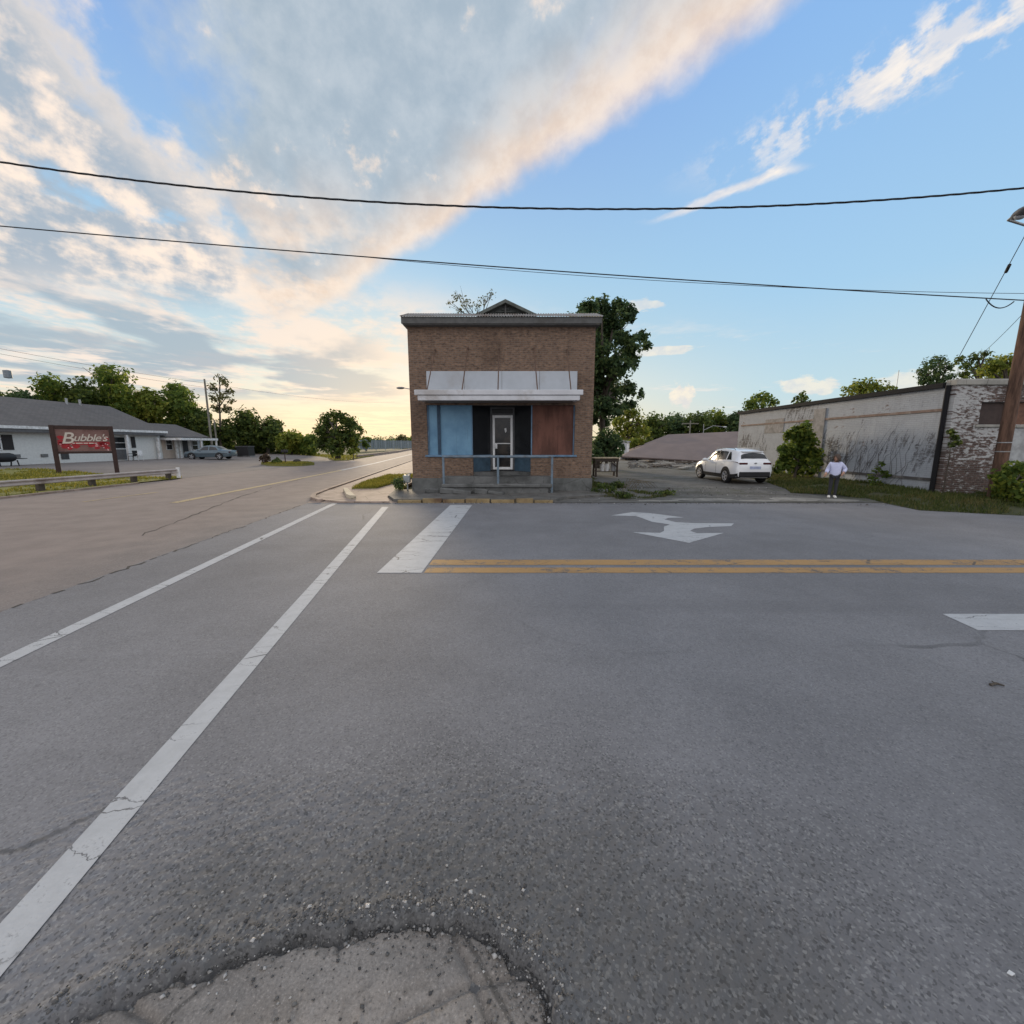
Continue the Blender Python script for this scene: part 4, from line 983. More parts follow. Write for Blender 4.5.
for px, py in ((16, 456), (44, 455.5)):
    p = UX(px, py, MX); mb = MB(); mb.bbox((MX + .01, p.y - .25, p.z - .12), (MX + .08, p.y + .25, p.z + .12)); mb.build('wall_vent', plain('grey_vent', (.15, .15, .15), .7), mot)
a, b_, z0, z1 = mwin(113, 125.5, 436.5, 449)
mb = MB(); mb.box((MX + .01, a, MG + .1), (MX + .05, b_, z0 - .05)); mb.build('dark_panel', plain('grey_screen_panel', (.12, .12, .125), .7), mot)
mb = MB(); mb.box((MX + .01, b_ + .55, z0 + .1), (MX + .05, b_ + 1.0, z1)); mb.build('shutter', SHUT, mot)
p = UX(127.5, 445, MX + .5); mb = MB(); mb.bbox((p.x - .11, p.y - .11, MG - .05), (p.x + .11, p.y + .11, ze - .46)); mb.build('porch_post', WHITE, mot)
a, b_ = myx(58, MX), myx(66, MX); mb = MB(); mb.box((MX + .01, a, MG + .3), (MX + .04, b_, MG + .95)); mb.build('wall_unit', plain('dark_vent_unit', (.06, .06, .06), .7), mot)
# second wing
YC = myx(205, MX); zc_ = UX(205, 437, MX + .4).z; rz2 = UX(182, 425, MX - 3.5).z
CREAM = plain('warm_cream_wall', (.56, .47, .40), .7, var=.06)
mb = MB(); mb.box((MX - 8, YB + .03, -.05), (MX - .3, YC, zc_ - .04)); mb.build('wing_wall', SIDE, mot)
mb = MB(); mb.prism([(MX + .4, YB + .21, zc_), (MX - 3.5, YB + .21, rz2), (MX - 3.5, YB + .21, rz2 - .1), (MX + .4, YB + .21, zc_ - .1)], (0, YC + .2 - YB - .2, 0)); mb.prism([(MX - 8.4, YB + .21, zc_), (MX - 3.5, YB + .21, rz2), (MX - 3.5, YB + .21, rz2 - .1), (MX - 8.4, YB + .21, zc_ - .1)], (0, YC + .2 - YB - .2, 0)); mb.build('wing_roof', SHING, mot)
mb = MB(); mb.prism([(MX - 8, YC - .02, zc_ - .04), (MX - .3, YC - .02, zc_ - .04), (MX - 3.5, YC - .02, rz2 - .11)], (0, .04, 0)); mb.build('wing_gable', SIDE, mot)
X2 = MX - .3
a, b_ = myx(161, X2), myx(176, X2); mb = MB(); mb.box((X2 + .003, a, MG), (X2 + .03, b_, zc_ - .15)); mb.build('cream_panel', CREAM, mot)
a, b_, z0, z1 = mwin(165, 171.5, 438.5, 450, X_=X2 + .03)
mwin(191, 197, 440.5, 450, X_=X2)
mb = MB(); a, b_ = myx(182, X2), myx(187, X2); mb.box((X2 + .003, a, MG), (X2 + .04, b_, MG + 2.1)); mb.build('door', plain('dark_grey_door', (.06, .06, .065), .6), mot)
for px in (158.5, 176.5, 180, 190, 201.5):
    p = UX(px, 448, MX + .3); mb = MB(); mb.bbox((p.x - .10, p.y - .10, MG - .05), (p.x + .10, p.y + .10, zc_ - .2)); mb.build('porch_post', WHITE, mot)
cp_ = UX(218, 439.5, MX + 2.2); ca = UX(181, 438, MX + 2.2)
mb = MB(); mb.box((MX - .2, ca.y, cp_.z - .12), (MX + 2.2, cp_.y, cp_.z + .12)); car_ = mb.build('carport_roof', WHITE, mot)
for y in (cp_.y - .2, ca.y + 3): mb = MB(); mb.bbox((MX + 2.0, y - .07, MG - .1), (MX + 2.14, y + .07, cp_.z - .12)); mb.build('carport_post', WHITE, mot)
# garden chair and grill in front of the motel
def chair(name, x, y, z, rz_, m, label):
    c = empty(name, (x, y, z), label, 'chair', None, rz_)
    mb = MB(); mb.bbox((-.26, -.25, .40), (.26, .25, .45), .02); mb.build('seat', m, c, world=False)
    mb = MB(); mb.bbox((-.26, .22, .45), (.26, .27, .95), .02); mb.build('backrest', m, c, world=False)
    for sx in (-1, 1):
        for sy in (-1, 1): mb = MB(); mb.tube([(sx*.22, sy*.21, .40), (sx*.26, sy*.25, 0)], .02, 6); mb.build('leg', m, c, world=False)
        mb = MB(); mb.tube([(sx*.27, -.22, .42), (sx*.27, -.22, .66), (sx*.27, .22, .68)], .022, 6); mb.build('arm', m, c, world=False)
p = UX(138, 456, MX + 1.4); chair('garden_chair', p.x, p.y, lot_z(p.x), R(-95), WHITE, 'white garden chair standing against the motel wall')
p = UX(133, 456, MX + 1.2); chair('garden_chair', p.x, p.y, lot_z(p.x), R(-95), BLACK, 'black garden chair standing beside the motel window')
gp = UX(5, 460, MX + 1.5); gz_ = lot_z(gp.x)
gr = empty('barbecue_grill', (gp.x, gp.y, gz_), 'black covered barbecue grill against the motel wall at the far left', 'grill')
mb = MB(); mb.lathe([(-.55, .05), (-.52, .26), (-.3, .33), (.3, .33), (.52, .26), (.55, .05)], 'y', (gp.x, gp.y, gz_ + .62), 14); mb.build('barrel', BLACK, gr, True)
for sx in (-.3, .3):
    for sy in (-.55, .55): mb = MB(); mb.tube([(gp.x + sx, gp.y + sy, gz_), (gp.x + sx * .7, gp.y + sy, gz_ + .42)], .04, 6); mb.build('leg', BLACK, gr)
mb = MB(); mb.bbox((gp.x - .3, gp.y + .57, gz_ + .5), (gp.x + .3, gp.y + 1.15, gz_ + .55)); mb.build('side_shelf', BLACK, gr)

# ------------------------------------------------------------------ motel name sign
sx0, sx1 = Vector((*G(59.5, 474.5, .17), .17)), Vector((*G(117.3, 472.5, .17), .17))
sg = empty('name_sign', ((sx0.x + sx1.x) / 2, (sx0.y + sx1.y) / 2, .17), 'dark wooden name sign with red flowers and white script lettering on two posts', 'sign')
sd_ = (sx1 - sx0); sw = sd_.length; an = math.atan2(sd_.y, sd_.x); MS = Matrix.Translation(sx0) @ Matrix.Rotation(an, 4, 'Z')
ztop = U(52, 425, sx0.y).z - .17
WOOD_D = plain('dark_stained_timber', (.045, .024, .020), .7)
for x in (0, sw): mb = MB(); mb.bbox((x - .11, -.11, -.15), (x + .11, .11, ztop), .015, MS); mb.build('post', WOOD_D, sg)
zp0 = U(59, 451.5, sx0.y).z - .17
mb = MB(); mb.bbox((.11, -.08, ztop - .22), (sw - .11, .08, ztop - .01), .012, MS); mb.build('crossbeam', WOOD_D, sg)
mb = MB(); mb.bbox((.11, -.07, zp0 - .14), (sw - .11, .07, zp0), .012, MS); mb.build('crossbeam', WOOD_D, sg)
def sign_face(T, b):
    p = T.coord(); x, y, z = T.sep(p)
    put(T, b, 'Base Color', T.mix(T.noise(p, 1.5, 4, .6).ss(.35, .65), (.15, .07, .062), (.22, .125, .11))); b.inputs['Roughness'].default_value = .5
mb = MB(); mb.box((.11, -.03, zp0 + .003), (sw - .11, .03, ztop - .223), MS); pan = mb.build('panel', mat('tan_sign_face', sign_face), sg)
RED = plain('red_sign_print', (.33, .016, .024), .5, dirt=(.20, .01, .015)); PINK = plain('pink_flower_print', (.75, .42, .44), .5, dirt=(.55, .05, .06))
hgt = ztop - .223 - zp0
mb = MB()
def blob(cx, cz, r, mb):
    k = [(cx + r * math.cos(t) * (1 + .25 * math.sin(3 * t + cx)), -.0335, cz + r * .8 * math.sin(t)) for t in [i * .5236 for i in range(12)]]
    mb.prism([MS @ Vector(q) for q in k], MS.to_3x3() @ Vector((0, .003, 0)))
rr_ = random.Random(3)
mb.prism([MS @ Vector(q) for q in ((.15, -.0335, zp0 + hgt * .30), (sw - .15, -.0335, zp0 + hgt * .30), (sw - .15, -.0335, zp0 + hgt * .43), (.15, -.0335, zp0 + hgt * .43))], MS.to_3x3() @ Vector((0, .003, 0)))
for cx, cz, r in ((.30, .60, .16), (.9, .20, .18), (sw - 1.0, .25, .18), (.42, .22, .22), (.3, .42, .16), (.62, .12, .15), (sw - .45, .30, .24), (sw - .75, .14, .15), (sw - .28, .55, .12), (sw - .3, .14, .14)): blob(cx, zp0 + cz * hgt + .03, r * .9, mb)
mb.build('red_print', RED, pan)
for _ in range(22):
    mb = MB()
    l = rr_.random() < .5; cx = rr_.uniform(.22, .85) if l else sw - rr_.uniform(.22, .8); q = [(cx + .055 * math.cos(t), -.0365, zp0 + .06 + 0) for t in (0,)]
    cz = zp0 + .06 + rr_.uniform(0, .32) * hgt * (1 if l else 1.1); r = rr_.uniform(.025, .055)
    mb.prism([MS @ Vector((cx + r * math.cos(t) * (1 if k % 2 else .55), -.0365, cz + r * math.sin(t) * (1 if k % 2 else .55))) for k, t in enumerate([i * math.pi / 5 for i in range(10)])], MS.to_3x3() @ Vector((0, .0025, 0)))
    mb.build('flower_print', PINK, pan)
def text_mesh(name, s, size, M, m, parent, shear=0.0, ext=.004, space=1.0):
    cu = bpy.data.curves.new('t', 'FONT'); cu.body = s; cu.size = size; cu.shear = shear; cu.extrude = ext; cu.align_x = 'CENTER'; cu.space_character = space; cu.offset = .008 * size
    t = bpy.data.objects.new('t', cu); C.objects.link(t); dg = bpy.context.evaluated_depsgraph_get()
    me = bpy.data.meshes.new_from_object(t.evaluated_get(dg)); bpy.data.objects.remove(t); bpy.data.curves.remove(cu)
    off = Vector(parent.parent.location) if parent.parent else Vector(parent.location)
    me.transform(Matrix.Translation(-off) @ M); me.name = name
    return link_mesh(name, me, m, parent)
CREAMT = plain('cream_lettering', (.58, .51, .45), .5, var=.05)
MT = MS @ Matrix.Translation((sw * .28, -.042, zp0 + hgt * .44)) @ Matrix.Rotation(R(90), 4, 'X')
text_mesh('lettering', 'B', .95, MS @ Matrix.Translation((sw * .215, -.042, zp0 + hgt * .36)) @ Matrix.Rotation(R(90), 4, 'X'), CREAMT, pan, .28)
text_mesh('lettering', "ubble's", .60, MS @ Matrix.Translation((sw * .61, -.042, zp0 + hgt * .47)) @ Matrix.Rotation(R(90), 4, 'X'), CREAMT, pan, .35, .004, .92)
mb = MB()
for a, b_ in ((.30, .34), (.355, .47), (.485, .56), (.575, .66), (.675, .72)):
    mb.prism([MS @ Vector(q) for q in ((sw*a, -.0365, zp0 + hgt*.345), (sw*b_, -.0365, zp0 + hgt*.345), (sw*b_, -.0365, zp0 + hgt*.39), (sw*a, -.0365, zp0 + hgt*.39))], MS.to_3x3() @ Vector((0, .0025, 0)))
mb.build('small_lettering', CREAMT, pan)
# ------------------------------------------------------------------ vehicles
def catmull(P, u):
    n = len(P); i = min(int(u), n - 2); t = u - i
    p0, p1, p2, p3 = P[max(i-1, 0)], P[i], P[i+1], P[min(i+2, n-1)]
    return .5 * ((2*p1) + (-p0 + p2) * t + (2*p0 - 5*p1 + 4*p2 - p3) * t*t + (-p0 + 3*p1 - 3*p2 + p3) * t**3)
class CarBody:
    """sections: (x, z_bottom, half width, z_belt, half width at belt, z_top, half width at top)"""
    def __init__(s, secs):
        s.S = [np.array(q, float) for q in secs]; s.xs = [q[0] for q in secs]
    def at(s, x):
        xs = s.xs; i = 0
        while i < len(xs) - 2 and x > xs[i+1]: i += 1
        u = i + (x - xs[i]) / (xs[i+1] - xs[i]); q = s.S[i] + (s.S[i+1] - s.S[i]) * (u - i)
        c = catmull(s.S, u); return .45 * q + .55 * c
    def p(s, x, v, side=1, off=0.0):
        _, zb, wl, zbelt, wb, zt, wt = s.at(x)
        crown = .035 if zt - zbelt > .2 else .02
        K = [np.array(k) for k in ((0, zb), (wl*.86, zb), (wl*.97, zb+.10), (wl, zb + (zbelt-zb)*.52), (wb*1.0, zbelt - .03), (wb*.975, zbelt), (wt*1.03, zt - .075 * min(1, (zt-zbelt)*3)), (wt*.80, zt), (wt*.4, zt + crown*.75), (0, zt + crown))]
        c = catmull(K, v); c2 = catmull(K, max(0, v - .04)); c3 = catmull(K, min(9, v + .04)); d = c3 - c2; nrm = np.array([d[1], -d[0]]); L = np.linalg.norm(nrm) + 1e-9
        c = c + nrm / L * off
        return (x, side * c[0], c[1])
    def skin(s, nx=70, nv=46):
        mb = MB(); x0, x1 = s.xs[0], s.xs[-1]; X_ = [x0 + (x1 - x0) * i / nx for i in range(nx+1)]
        X_ = sorted(set(X_ + s.xs)); V = [9 * j / nv for j in range(nv+1)]
        for side in (1, -1):
            vs = [s.p(x, v, side) for x in X_ for v in V]; n = len(V)
            mb.add(vs, [(i*n+j, (i+1)*n+j, (i+1)*n+j+1, i*n+j+1) for i in range(len(X_)-1) for j in range(n-1)])
            for xe in (X_[0], X_[-1]):
                mb.add([s.p(xe, v, side) for v in V], [tuple(range(n))])
        return mb
    def patch(s, mb, left, right, v0, v1, side, off=.006, nx=14, nv=8):
        """left/right: functions or (x at v0, x at v1)"""
        vs = []
        for j in range(nv+1):
            b = j / nv; v = v0 + (v1 - v0) * b; xa = left[0] + (left[1]-left[0])*b; xb = right[0] + (right[1]-right[0])*b
            for i in range(nx+1): vs.append(s.p(xa + (xb-xa)*i/nx, v, side, off))
        mb.add(vs, [(j*(nx+1)+i, j*(nx+1)+i+1, (j+1)*(nx+1)+i+1, (j+1)*(nx+1)+i) for j in range(nv) for i in range(nx)])
def wheel(root, x, y, r, w, side, rimm, spokes=5):
    c = (x, y, r); mb = MB()
    mb.lathe([(-w/2*side, r*.60), (-w/2*side, r*.93), (-w*.36*side, r), (w*.36*side, r), (w/2*side, r*.93), (w*.52*side, r*.78), (w*.46*side, r*.68)], 'y', c, 28)
    wl = mb.build('wheel', RUBBER, root, True, world=False)
    mb = MB(); mb.lathe([(w*.44*side, r*.70), (w*.50*side, r*.69), (w*.50*side, r*.62), (w*.36*side, r*.58)], 'y', c, 28)
    for k in range(spokes):
        a = 2*math.pi*k/spokes + .3; M = Matrix.Translation((x, y + w*.44*side, r)) @ Matrix.Rotation(-a, 4, 'Y')
        mb.bbox((-.035, -.02, .03), (.035, .02, r*.65), .01, M)
    mb.lathe([(w*.38*side, .01), (w*.47*side, .02), (w*.47*side, .055), (w*.40*side, .07)], 'y', c, 12)
    rim = mb.build('rim', rimm, wl, world=False)
    mb = MB(); mb.lathe([(w*.25*side, .01), (w*.25*side, r*.64)], 'y', c, 20); mb.build('brake_disc', plain('dark_hub', (.03, .03, .032), .6), wl, world=False)
RIM = plain('alloy_rim', (.50, .50, .52), .35, .7, var=.05)
CLAD = plain('black_cladding', (.022, .022, .024), .7)
REDL = mat('red_tail_lamp', lambda T, b: (put(T, b, 'Base Color', T.mix(T.noise(T.coord(), 8), (.045, .005, .007), (.085, .008, .010))), put(T, b, 'Roughness', .15)))
LAMP = mat('headlamp_glass', lambda T, b: (put(T, b, 'Base Color', T.mix(T.noise(T.coord(), 8), (.30, .31, .33), (.48, .49, .50))), put(T, b, 'Roughness', .12)))
def arch(root, x, hw, r, side, name='wheel_arch'):
    mb = MB(); vs = []; n = 20
    mb2 = MB(); y = side * hw
    k = [(x + math.cos(t) * r, y, r * .86 + math.sin(t) * r) for t in [math.pi * i / n for i in range(n + 1)]] + [(x - r, y, .26), (x + r, y, .26)]
    mb2.prism(k, (0, side * .012, 0)); return mb2.build(name, CLAD, root, world=False)
def build_suv(loc, rz_, sc, paint):
    r = empty('parked_suv', loc, 'white sport utility car parked facing away beside the leafy bush', 'car', None, rz_); r.scale = (sc, sc, sc)
    secs = [(-2.24, .44, .66, .70, .66, .78, .60), (-2.215, .36, .78, .94, .74, 1.00, .66), (-2.14, .31, .855, 1.02, .80, 1.09, .655), (-1.97, .27, .90, 1.055, .84, 1.36, .585), (-1.84, .26, .915, 1.06, .855, 1.50, .575), (-1.5, .25, .925, 1.055, .875, 1.575, .60), (-.8, .24, .925, 1.03, .885, 1.635, .655), (-.1, .24, .925, 1.00, .885, 1.63, .665), (.35, .24, .925, .985, .885, 1.55, .655), (.75, .24, .925, .985, .88, 1.32, .66), (1.12, .25, .925, .985, .87, 1.08, .68), (1.6, .26, .915, .93, .85, 1.02, .64), (1.98, .28, .87, .86, .79, .92, .56), (2.16, .34, .77, .74, .70, .80, .48), (2.24, .42, .62, .60, .55, .66, .40)]
    B = CarBody(secs)
    body = B.skin().build('body', paint, r, True, world=False)
    for sd in (1, -1): mb = MB(); B.patch(mb, (-1.62, -1.30), (.62, .28), 5.2, 5.9, sd, .007); mb.build('side_window', GLASS, r, True, world=False)
    for xx in (-.45, -1.22):                                                             # pillars
        for sd in (1, -1): mb = MB(); B.patch(mb, (xx, xx + .03), (xx + .07, xx + .1), 5.12, 6.0, sd, .010, 2, 5); mb.build('pillar', BLACK if xx > -1 else paint, r, True, world=False)
    mb = MB()
    for sd in (1, -1): B.patch(mb, (-2.08, -2.095), (-1.96, -1.92), 6.25, 9, sd, .014, 10, 14)
    mb.build('rear_window', GLASS, r, True, world=False)
    mb = MB()
    for sd in (1, -1): B.patch(mb, (.52, .52), (1.02, 1.02), 6.5, 9, sd, .006, 10, 12)
    mb.build('windscreen', GLASS, r, True, world=False)
    mb = MB(); mb.bbox((-1.96, -.50, 1.50), (-1.66, .50, 1.535), .02)
    mb.build('spoiler', paint, r, world=False)
    for sd in (1, -1): mb = MB(); B.patch(mb, (-2.205, -2.205), (2.1, 2.1), .9, 2.35, sd, .012, 50, 6); mb.build('cladding', CLAD, r, True, world=False)
    mb = MB(); mb.bbox((-2.265, -.74, .34), (-2.15, .74, .60), .045); mb.build('rear_bumper', CLAD, r, world=False)
    for sd in (1, -1):
        mb = MB(); B.patch(mb, (-2.19, -2.14), (-1.72, -1.70), 4.05, 4.75, sd, .012, 8, 4)
        mb.bbox((-2.238, min(sd*.36, sd*.75), .915), (-2.15, max(sd*.36, sd*.75), 1.01), .02); mb.build('tail_light', REDL, r, world=False)
        mb = MB(); B.patch(mb, (1.75, 1.70), (2.12, 2.05), 4.0, 4.8, sd, .010, 8, 4); mb.build('headlight', LAMP, r, True, world=False)
        mb = MB(); mb.ball((.62, sd*1.02, 1.06), (.09, .13, .085), 10, 7); mb.build('mirror', paint, r, True, world=False)
        for xx in (.1, -.95): mb = MB(); mb.bbox((xx - .1, sd*.905 - .02, .90), (xx + .1, sd*.905 + .02, .93), .01); mb.build('door_handle', paint, r, world=False)
        mb = MB(); mb.tube([(-1.5, sd*.585, 1.60), (-1.35, sd*.585, 1.665), (.1, sd*.61, 1.675), (.25, sd*.61, 1.62)], .017, 6); mb.build('roof_rail', STEEL, r, world=False)
        for xx in (1.33, -1.34): arch(r, xx, .918, .43, sd); wheel(r, xx, sd*.835, .345, .225, sd, RIM)
        for xx in (-.40, .72): mb = MB(); mb.box((xx, sd*.927 - .002, .42), (xx + .012, sd*.927 + .002, .93)); mb.build('door_gap', BLACK, r, world=False)
    mb = MB(); mb.bbox((-2.245, -.27, .70), (-2.215, .27, .84), .01); pl = mb.build('licence_plate', plain('plate_blue_white', (.42, .46, .62), .5), r, world=False)
    mb = MB(); mb.ball((-2.235, 0, .985), (.015, .07, .035), 10, 6); mb.build('badge', STEEL, r, world=False)
    return r
PAINT_W = mat('white_car_paint', lambda T, b: (put(T, b, 'Base Color', T.mix(T.noise(T.coord(), 3, 5).ss(.4, .8), (.82, .83, .85), (.78, .78, .79))), put(T, b, 'Roughness', .28), put(T, b, 'Coat Weight', .6)))
build_suv((11.3, 21.7, .125), R(90 + 1), 1.0, PAINT_W)
def build_sedan(loc, rz_, paint):
    r = empty('parked_sedan', loc, 'blue grey saloon car parked at the far end of the motel', 'car', None, rz_)
    secs = [(-2.38, .42, .66, .66, .64, .72, .52), (-2.3, .32, .82, .86, .78, .93, .62), (-1.9, .26, .88, .93, .83, 1.0, .64), (-1.55, .25, .89, .93, .84, 1.05, .62), (-1.05, .24, .90, .92, .85, 1.33, .58), (-.5, .24, .90, .91, .85, 1.43, .59), (.1, .24, .90, .90, .85, 1.42, .60), (.5, .24, .90, .90, .84, 1.28, .60), (1.0, .25, .90, .90, .84, .99, .66), (1.6, .26, .88, .85, .80, .91, .62), (2.1, .30, .82, .76, .73, .82, .54), (2.32, .40, .64, .58, .55, .66, .42)]
    B = CarBody(secs); B.skin().build('body', paint, r, True, world=False)
    for sd in (1, -1): mb = MB(); B.patch(mb, (-1.30, -.95), (.72, .28), 5.15, 5.95, sd, .006); mb.build('side_window', GLASS, r, True, world=False)
    for sd in (1, -1): mb = MB(); B.patch(mb, (-.38, -.36), (-.30, -.28), 5.1, 6.0, sd, .010, 2, 5); mb.build('pillar', paint, r, True, world=False)
    for nm, a, b_ in (('rear_window', -1.5, -1.05), ('windscreen', .45, .95)):
        mb = MB()
        for sd in (1, -1): B.patch(mb, (a, a), (b_, b_), 6.4, 9, sd, .006, 8, 10)
        mb.build(nm, GLASS, r, True, world=False)
    for sd in (1, -1):
        for xx in (1.38, -1.36): arch(r, xx, .893, .40, sd); wheel(r, xx, sd*.80, .325, .21, sd, RIM)
        mb = MB(); mb.bbox((-2.36, sd*.62 - .17, .68), (-2.27, sd*.62 + .17, .84), .02); mb.build('tail_light', REDL, r, world=False)
        mb = MB(); B.patch(mb, (1.95, 1.9), (2.24, 2.2), 4.0, 4.8, sd, .010, 6, 3); mb.build('headlight', LAMP, r, True, world=False)
        mb = MB(); mb.ball((.62, sd*.98, .96), (.08, .11, .07), 8, 6); mb.build('mirror', paint, r, True, world=False)
        mb = MB(); B.patch(mb, (-2.2, -2.2), (2.15, 2.15), 2.9, 3.1, sd, .010, 40, 2); mb.build('side_trim', CLAD, r, True, world=False)
    return r
PAINT_B = mat('blue_grey_car_paint', lambda T, b: (put(T, b, 'Base Color', T.mix(T.noise(T.coord(), 3, 5).ss(.4, .8), (.095, .135, .165), (.13, .165, .19))), put(T, b, 'Roughness', .3), put(T, b, 'Metallic', .3), put(T, b, 'Coat Weight', .5)))
sp_ = G(211, 459, .40); build_sedan((sp_[0], sp_[1], lot_z(sp_[0]) + .005), R(185), PAINT_B)
# dark skip behind it
dp = G(246, 456.7, .4); dz_ = lot_z(dp[0])
sk = empty('waste_skip', (dp[0], dp[1], dz_), 'black waste skip standing by the dark trees beyond the saloon car', 'skip')
mb = MB(); mb.prism([(dp[0] - .75, dp[1] - .6, dz_ + .1), (dp[0] + .75, dp[1] - .6, dz_ + .1), (dp[0] + .75, dp[1] - .7, dz_ + 1.2), (dp[0] - .75, dp[1] - .7, dz_ + 1.2)], (0, 1.3, 0)); mb.build('bin', BLACK, sk)
mb = MB(); mb.bbox((dp[0] - .8, dp[1] - .75, dz_ + 1.2), (dp[0] - .02, dp[1] + .7, dz_ + 1.30)); mb.bbox((dp[0] + .02, dp[1] - .75, dz_ + 1.2), (dp[0] + .8, dp[1] + .7, dz_ + 1.33)); mb.build('lid', plain('grey_lid', (.06, .06, .065), .4), sk)
for sx in (-.8, .8): mb = MB(); mb.bbox((dp[0] + sx - .08, dp[1] - .5, dz_), (dp[0] + sx + .08, dp[1] + .5, dz_ + .1)); mb.build('foot', STEEL, sk)

# ------------------------------------------------------------------ guard rail
gA, gB = Vector((-20.15, 9, 0)), Vector((-19.25, 24.0, 0))
gl_ = empty('guard_rail', ((gA.x + gB.x)/2, (gA.y + gB.y)/2, .05), 'weathered wooden guard rail on short posts along the grass verge below the name sign', 'guard rail')
RAILW = plain('weathered_rail_wood', (.45, .395, .365), .75, var=.12, sc=2.5, dirt=(.20, .15, .13))
dd = (gB - gA); an = math.atan2(dd.y, dd.x); MGd = Matrix.Translation(gA) @ Matrix.Rotation(an, 4, 'Z'); L_ = dd.length
mb = MB(); prof = [(0, .40), (.05, .43), (.05, .47), (-.01, .51), (-.01, .54), (.05, .58), (.05, .62), (0, .65), (-.02, .65), (-.05, .53), (-.02, .40)]
mb.prism([MGd @ Vector((0, -y - .0, z - .06)) for y, z in prof], MGd.to_3x3() @ Vector((L_, 0, 0))); mb.build('rail', RAILW, gl_)
k = L_ - .5
while k > 0:
    mb = MB(); mb.bbox((k - .12, .03, -.1), (k + .12, .20, .50), .015, MGd); mb.build('post', plain('dark_post_wood', (.075, .062, .05), .85), gl_); k -= 2.05
mb = MB(); mb.bbox((L_ - .06, -.16, .06), (L_ + .02, .05, .66), .02, MGd); mb.build('end_plate', WHITE, gl_)

# ------------------------------------------------------------------ poles and cables
pb = G(990, 504, .08)
upz = 13.0; ux, uy = 16.05, 13.75
up = empty('utility_pole', (ux, uy, .06), 'tall reddish brown wooden utility pole in front of the peeling brick wall', 'utility pole')
mb = MB(); mb.tube([(ux, uy, -.2), (ux, uy, 3), (ux + .01, uy, 7), (ux + .02, uy, upz + .4)], [.175, .165, .15, .13], 16); mb.build('shaft', POLE_W, up, True)
mb = MB(); mb.bbox((ux - 1.2, uy - .26, upz - .5), (ux + 1.2, uy - .16, upz - .38), .01); ca_ = mb.build('crossarm', POLE_G, up)
for x in (-1.05, -.4, .4, 1.05): mb = MB(); mb.lathe([(0, .03), (.04, .06), (.07, .03), (.11, .055), (.15, .03)], 'z', (ux + x, uy - .21, upz - .38), 10); mb.build('insulator', plain('glazed_insulator', (.25, .22, .20), .3), ca_)
for zz in (U(1000, 443, uy).z, U(1000, 452, uy).z): mb = MB(); mb.lathe([(zz, .178), (zz + .03, .178)], 'z', (ux, uy, 0), 16); mb.build('band', STEEL, up)
zl = U(1021, 213, 11.6).z; lx = U(1021, 213, 11.6).x
mb = MB(); mb.tube([(ux, uy - .15, zl - .35), (ux + .0, uy - .8, zl - .05), (lx + .25, 12.1, zl + .08), (lx + .08, 11.75, zl + .1)], .03, 8); mb.build('lamp_arm', STEEL, up, True)
mb = MB(); Ml = Matrix.Translation((lx, 11.6, zl)) @ Matrix.Rotation(R(60), 4, 'Z'); mb.ball((0, 0, 0), (.34, .15, .10), 12, 8, Ml.to_3x3()); 
mb.v = [(v[0] + lx, v[1] + 11.6, v[2] + zl) for v in mb.v]; lh = mb.build('lamp_head', plain('grey_lamp_housing', (.13, .13, .14), .6), up, True)
mb = MB(); mb.ball((lx, 11.6, zl - .06), (.13, .11, .09), 10, 6); mb.build('lamp_lens', LAMP, lh, True)
# cables: sagging spans
def cable(name, a, b_, sag, r, label, cat='cable', group=None, m=None, twist=False, n=60):
    a, b_ = Vector(a), Vector(b_); P = []
    for i in range(n + 1):
        t = i / n; p = a.lerp(b_, t); p.z -= sag * 4 * t * (1 - t); P.append(p)
    mb = MB()
    if twist:
        hl = (b_ - a).length
        for ph in (0, 2.094, 4.189):
            Q = []
            nn = 420
            for i in range(nn + 1):
                t = i / nn; p = a.lerp(b_, t); p.z -= sag * 4 * t * (1 - t); th = ph + t * hl / .55 * 2 * math.pi * .5
                Q.append(p + Vector((0, math.cos(th), math.sin(th))) * r * .8)
            mb.tube(Q, r * .62, 5, False)
    else: mb.tube(P, r, 6)
    return tag(mb.build(name, m or CABLE, None, True), label, cat, group)
YC1 = 12.5
pa, pm_, pb_ = U(0, 162, YC1), U(540, 208.5, YC1), U(1024, 188, YC1)
def span_through(p, q, r_):            # parabola z(x) through three points, in plane y = const, extended both ways
    A_ = np.array([[v.x**2, v.x, 1] for v in (p, q, r_)]); return np.linalg.solve(A_, np.array([p.z, q.z, r_.z]))
def para_cable(name, pts, Y, x0, x1, r, label, twist=False, n=90):
    c = span_through(*pts); mb = MB(); f = lambda x: c[0]*x*x + c[1]*x + c[2]
    if twist:
        for ph in (0, 2.094, 4.189):
            Q = []; nn = 700
            for i in range(nn + 1):
                x = x0 + (x1 - x0) * i / nn; th = ph + x / .62 * math.pi * .8
                Q.append((x, Y + math.cos(th) * r * .8, f(x) + math.sin(th) * r * .8))
            mb.tube(Q, r * .66, 5, False)
    else: mb.tube([(x0 + (x1-x0)*i/n, Y, f(x0 + (x1-x0)*i/n)) for i in range(n+1)], r, 6)
    return tag(mb.build(name, CABLE, None, True), label, 'cable', 'overhead cables across the street')
para_cable('overhead_cable', (pa, pm_, pb_), YC1, -24, 26, .019, 'thick twisted cable crossing the whole sky, topmost of the overhead cables', True)
YC2 = 13.5
para_cable('overhead_cable', (U(0, 226, YC2), U(500, 267, YC2), U(1000, 299, YC2)), YC2, -26, ux - .1, .016, 'smooth dark cable crossing the sky just below the twisted one')
